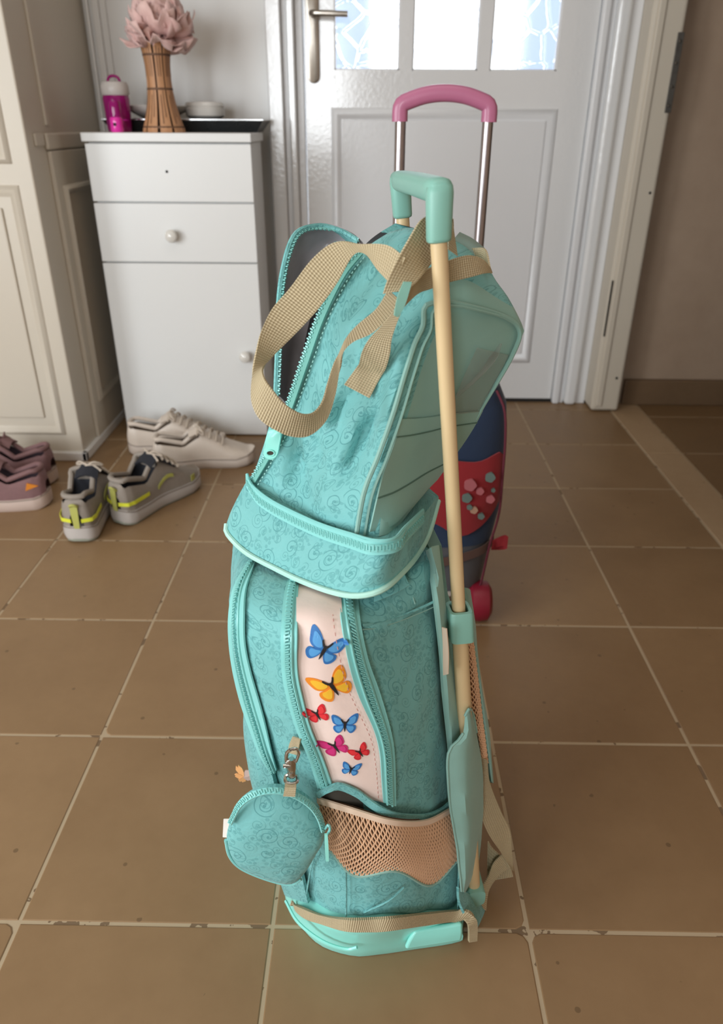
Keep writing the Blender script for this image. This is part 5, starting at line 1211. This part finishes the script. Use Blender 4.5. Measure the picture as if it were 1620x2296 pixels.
lidG = grid([
 [(-.0070,.6900,.7366), (-.0084,.7020,.7387), (-.0106,.7140,.7397), (-.0132,.7220,.7417)],
 [(-.0164,.7200,.7337), (-.0193,.7350,.7383), (-.0252,.7360,.7441), (-.0283,.7300,.7484)],
 [(-.0354,.7350,.7249), (-.0419,.7480,.7364), (-.0481,.7400,.7466), (-.0497,.7280,.7531)],
 [(-.0511,.7320,.6998), (-.0607,.7420,.7228), (-.0671,.7240,.7395), (-.0695,.7080,.7474)],
 [(-.0606,.7220,.6678), (-.0697,.7260,.6924), (-.0761,.6960,.7135), (-.0788,.6820,.7198)],
 [(-.0664,.7080,.6409), (-.0741,.7060,.6630), (-.0795,.6780,.6841), (-.0821,.6640,.6900)],
 [(-.0707,.6900,.6197), (-.0775,.6860,.6340), (-.0809,.6620,.6494), (-.0830,.6500,.6548)],
 [(-.0759,.6640,.5973), (-.0793,.6600,.6053), (-.0825,.6480,.6159), (-.0847,.6400,.6203)]], 18, 40)
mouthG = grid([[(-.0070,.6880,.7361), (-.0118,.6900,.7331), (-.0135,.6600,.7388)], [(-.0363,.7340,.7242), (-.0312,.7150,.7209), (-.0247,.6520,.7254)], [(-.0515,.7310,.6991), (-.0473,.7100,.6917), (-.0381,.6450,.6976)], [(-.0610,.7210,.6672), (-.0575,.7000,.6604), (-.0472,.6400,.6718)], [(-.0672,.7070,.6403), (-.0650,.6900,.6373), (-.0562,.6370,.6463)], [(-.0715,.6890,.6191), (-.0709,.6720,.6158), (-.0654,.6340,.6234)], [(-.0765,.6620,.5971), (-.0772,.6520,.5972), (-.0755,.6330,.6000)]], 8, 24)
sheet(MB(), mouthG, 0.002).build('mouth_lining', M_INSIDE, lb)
for r in lidG:
    for q in range(18): r[q] = r[q] + Vector((0, 0.003, 0)) * noise.noise(r[q] * 45)
sheet(MB(), lidG, 0.004, Vector((1, -1, 0))).build('lid', M_LIN, lb)
sheet(MB(), [[p + Vector((-.0045, .006, .001)) for p in r] for r in lidG], 0.002, Vector((-1, 1, 0))).build('lid_shell', M_SWIRL, lb)
rim = [r[-1] for r in lidG]; rin = [r[-1].lerp(r[-4], 0.35) for r in lidG]
zipper(lb, [(a, b + Vector((0, -.001, 0))) for a, b in zip(rim[::4] + [rim[-1]], rin[::4] + [rin[-1]])], 70, 0.0008, 0.0021, tape=M_MINT, opened=True)
m = MB(); m.tube([p + Vector((-.0015, 0.001, .001)) for p in rim], 0.0024, 7); m.build('lid_binding', M_SWIRL, lb)
m = MB(); ribbon(m, [((-.0939,.6400,.5906), (-.0857,.6340,.5843)), ((-.1004,.6400,.5705), (-.0932,.6340,.5664)), ((-.1085,.6400,.5485), (-.1039,.6330,.5444)), ((-.1128,.6400,.5344), (-.1094,.6340,.5336))], 20, 4, 0.002); m.build('mouth_gusset', M_SWIRL, lb)
# big mint zip pull
m = MB(); pr = [(-.0901,.6120,.5968), (-.0839,.6110,.5981), (-.0792,.6100,.5952), (-.0808,.6090,.5837), (-.0833,.6090,.5742), (-.0875,.6090,.5702), (-.0924,.6100,.5701), (-.0964,.6110,.5740), (-.0950,.6110,.5835), (-.0923,.6120,.5926)]
cp_ = crv(pr, 40, True); m.loft([[p + Vector((0, .003, 0)) for p in cp_], [p + Vector((0, .0005, 0)) for p in cp_], [Vector((-.0881,.6100,.5840)).lerp(p, .9) + Vector((0, -.0006, 0)) for p in cp_]], True, True, True); pull = m.build('zip_pull', M_MINTPL, lb, sharp=40)
m = MB(); hp = [Vector((-.0895,.6085,.5769)) + Vector((math.cos(a) * .0036, 0, math.sin(a) * .0026)) for a in [2 * PI * q / 18 for q in range(18)]]
m.loft([hp, [p + Vector((0, .0012, 0)) for p in hp]], True, True, True); m.build('pull_hole', M_SHADOW, pull); 
m = MB(); m.tube(hp, 0.0007, 6, closed=True); m.build('pull_eyelet', M_MINTPL, pull)
# lower compartment: the band wrapped round the foot of the bag
TOPB = [(-.1162,.6360,.5382), (-.1112,.6280,.5308), (-.0926,.6060,.5271), (-.0671,.5800,.5273), (-.0406,.5520,.5306), (-.0139,.5240,.5373), (.0042,.5060,.5422), (.0190,.5080,.5429), (.0280,.5300,.5404), (.0411,.5660,.5336), (.0540,.6000,.5284), (.0640,.6320,.5244)]
BOTB = [(-.1386,.6280,.4949), (-.1369,.6200,.4885), (-.1152,.5940,.4833), (-.0842,.5660,.4835), (-.0558,.5360,.4891), (-.0277,.5110,.4953), (-.0075,.4990,.5010), (.0111,.5000,.5067), (.0270,.5240,.5070), (.0424,.5600,.5039), (.0550,.5980,.5053), (.0654,.6360,.5186)]
MIDB = [Vector(a).lerp(Vector(b), .52) + Vector((-.004 if q < 4 else 0.001, -.007, -.001)) for q, (a, b) in enumerate(zip(TOPB, BOTB))]
tb_, mb_, bb_ = [crv(x, 60) for x in (TOPB, MIDB, BOTB)]
def band_ring(arc_, dz=0.0, k=0.0):
    a0, a1 = arc_[0], arc_[-1]; c_ = sum(arc_, Vector()) / 60
    back = [a1 + Vector((-.018, .040, 0)), a1.lerp(a0, .5) + Vector((0, .055, 0)), a0 + Vector((.012, .048, 0))]
    return [p + (c_ - p) * k + Vector((0, 0, dz)) for p in list(arc_) + back]
RB = [band_ring(tb_, 0.001, .25), band_ring(tb_, 0, 0)]
for t in np.linspace(0.1, 0.95, 10):
    a = []
    for x, y, z in zip(tb_, mb_, bb_):
        p = x * ((1 - t) ** 2) + y * (2 * t * (1 - t)) + z * (t * t)
        p = p + Vector((0.1, .9, .2)) * (0.009 * (noise.noise(Vector((p.x * 26, p.y * 26, p.z * 12))) + 0.5 * noise.noise(p * 60)) * math.sin(PI * t) + 0.002)
        a.append(p)
    RB.append(band_ring(a))
RB += [band_ring(bb_, 0, 0), band_ring(bb_, -.001, .1), band_ring(bb_, -.001, .7)]
MB().loft(RB, True, True, True).build('lower_compartment', M_SWIRL, lb, sharp=70)
m = MB(); m.tube([p + Vector((0, -.0012, -.0008)) for p in bb_], 0.0026, 8); m.build('bottom_piping', mat_plain('pale_mint_piping', (176, 222, 208), 0.5), lb)
za = [p + Vector((0, -.004, .007)) for p in tb_[:50]]; zb = [p + Vector((0, -.0065, -.0045)) for p in tb_[:50]]
zipper(lb, list(zip(za[::4] + [za[-1]], zb[::4] + [zb[-1]])), 80, 0.0016, 0.0024)
m = MB(); m.tube([p + Vector((0, -.0045, .0075)) for p in tb_[:50]], 0.0015, 6); m.build('band_piping', M_MINT, lb)

# sand webbing: the long carry loop, its sewn end, the piece up round the pull grip, the piece across the top
m = MB()
ribbon(m, [((.0229,.5480,.7541), (.0144,.5450,.7349)), ((.0096,.5600,.7610), (.0035,.5580,.7437)), ((-.0112,.5750,.7595), (-.0058,.5700,.7530)), ((-.0288,.5850,.7592), (-.0152,.5800,.7502)), ((-.0458,.5850,.7473), (-.0272,.5800,.7303)), ((-.0630,.5800,.7267), (-.0408,.5750,.7128)), ((-.0765,.5720,.7125), (-.0554,.5680,.6980)), ((-.0839,.5600,.6983), (-.0702,.5600,.6847)), ((-.0863,.5480,.6868), (-.0793,.5520,.6765)), ((-.0883,.5360,.6750), (-.0813,.5340,.6767)), ((-.0895,.5280,.6638), (-.0783,.5220,.6726)), ((-.0889,.5240,.6530), (-.0729,.5180,.6666)), ((-.0837,.5200,.6430), (-.0659,.5160,.6578)), ((-.0734,.5200,.6346), (-.0578,.5170,.6506)), ((-.0607,.5240,.6270), (-.0498,.5220,.6454)), ((-.0469,.5300,.6255), (-.0426,.5290,.6447)), ((-.0341,.5370,.6357), (-.0365,.5360,.6511)), ((-.0277,.5430,.6531), (-.0326,.5430,.6643)), ((-.0247,.5480,.6692), (-.0290,.5480,.6754)), ((-.0223,.5500,.6835), (-.0247,.5520,.6846)), ((-.0145,.5510,.6925), (-.0195,.5510,.6958)), ((-.0005,.5500,.6995), (-.0105,.5500,.7061)), ((.0124,.5480,.7120), (.0025,.5480,.7177)), ((.0192,.5460,.7253), (.0113,.5460,.7322))], 150, 6, 0.0015)
m.build('carry_strap', M_WEB, lb)
m = MB(); ribbon(m, [((-.0217,.5770,.6514), (-.0011,.5700,.6427)), ((-.0166,.5760,.6591), (.0042,.5690,.6542)), ((-.0116,.5730,.6674), (.0086,.5660,.6639)), ((-.0094,.5680,.6725), (.0115,.5600,.6715)), ((-.0072,.5600,.6839), (.0139,.5540,.6837)), ((-.0018,.5530,.6954), (.0148,.5490,.6959)), ((.0070,.5470,.7063), (.0177,.5450,.7075)), ((.0161,.5430,.7189), (.0218,.5420,.7205)), ((.0208,.5400,.7319), (.0244,.5400,.7366))], 60, 6, 0.0015); m.build('strap_end', M_WEB, lb)
m = MB(); ribbon(m, [((.0074,.5410,.7307), (.0259,.5410,.7327)), ((.0104,.5410,.7400), (.0338,.5520,.7391)), ((.0172,.5480,.7534), (.0424,.5700,.7471)), ((.0250,.5560,.7659), (.0476,.5770,.7568)), ((.0318,.5660,.7752), (.0516,.5830,.7660)), ((.0366,.5740,.7780), (.0542,.5860,.7716)), ((.0424,.5840,.7782), (.0571,.5900,.7733)), ((.0494,.5920,.7756), (.0601,.5940,.7736)), ((.0569,.5980,.7655), (.0618,.6000,.7653)), ((.0584,.6020,.7520), (.0664,.6060,.7465))], 50, 6, 0.0015); m.build('grip_strap', M_WEB, lb)
m = MB(); ribbon(m, [((.0214,.5440,.7358), (.0182,.5480,.7159)), ((.0325,.5600,.7408), (.0316,.5620,.7260)), ((.0429,.5850,.7414), (.0430,.5850,.7255)), ((.0570,.6000,.7440), (.0579,.6000,.7276)), ((.0737,.6120,.7463), (.0768,.6080,.7303)), ((.0869,.6220,.7418), (.0886,.6180,.7314)), ((.0951,.6300,.7343), (.0972,.6320,.7298))], 40, 6, 0.0015)
ribbon(m, [((.0954,.6320,.7333), (.0972,.6320,.7291)), ((.0931,.6500,.7453), (.0944,.6500,.7296)), ((.0859,.6640,.7447), (.0853,.6640,.7323)), ((.0748,.6720,.7420), (.0755,.6740,.7344))], 20, 5, 0.0015)
m.build('top_strap', M_WEB, lb)
m = MB(); ribbon(m, [((.0218,.5310,.7407), (.0274,.5320,.7405)), ((.0188,.5300,.7338), (.0257,.5310,.7337)), ((.0168,.5300,.7262), (.0226,.5310,.7235)), ((.0158,.5310,.7172), (.0184,.5320,.7157))], 20, 4, 0.0022); m.build('strap_slider', M_GRIPPL, lb)
G = grid([[(.0625,.6640,.7431), (.0699,.6680,.7527), (.0743,.6760,.7561)], [(.0740,.6620,.7391), (.0816,.6680,.7481), (.0861,.6760,.7507)], [(.0853,.6600,.7366), (.0925,.6660,.7423), (.0968,.6760,.7431)]], 10, 10)
sheet(MB(), G, 0.002).build('top_flap', mat_cloth('sheen_grey_teal', (128, 150, 142), 0.35, 0.3), lb)
adopt(lb)
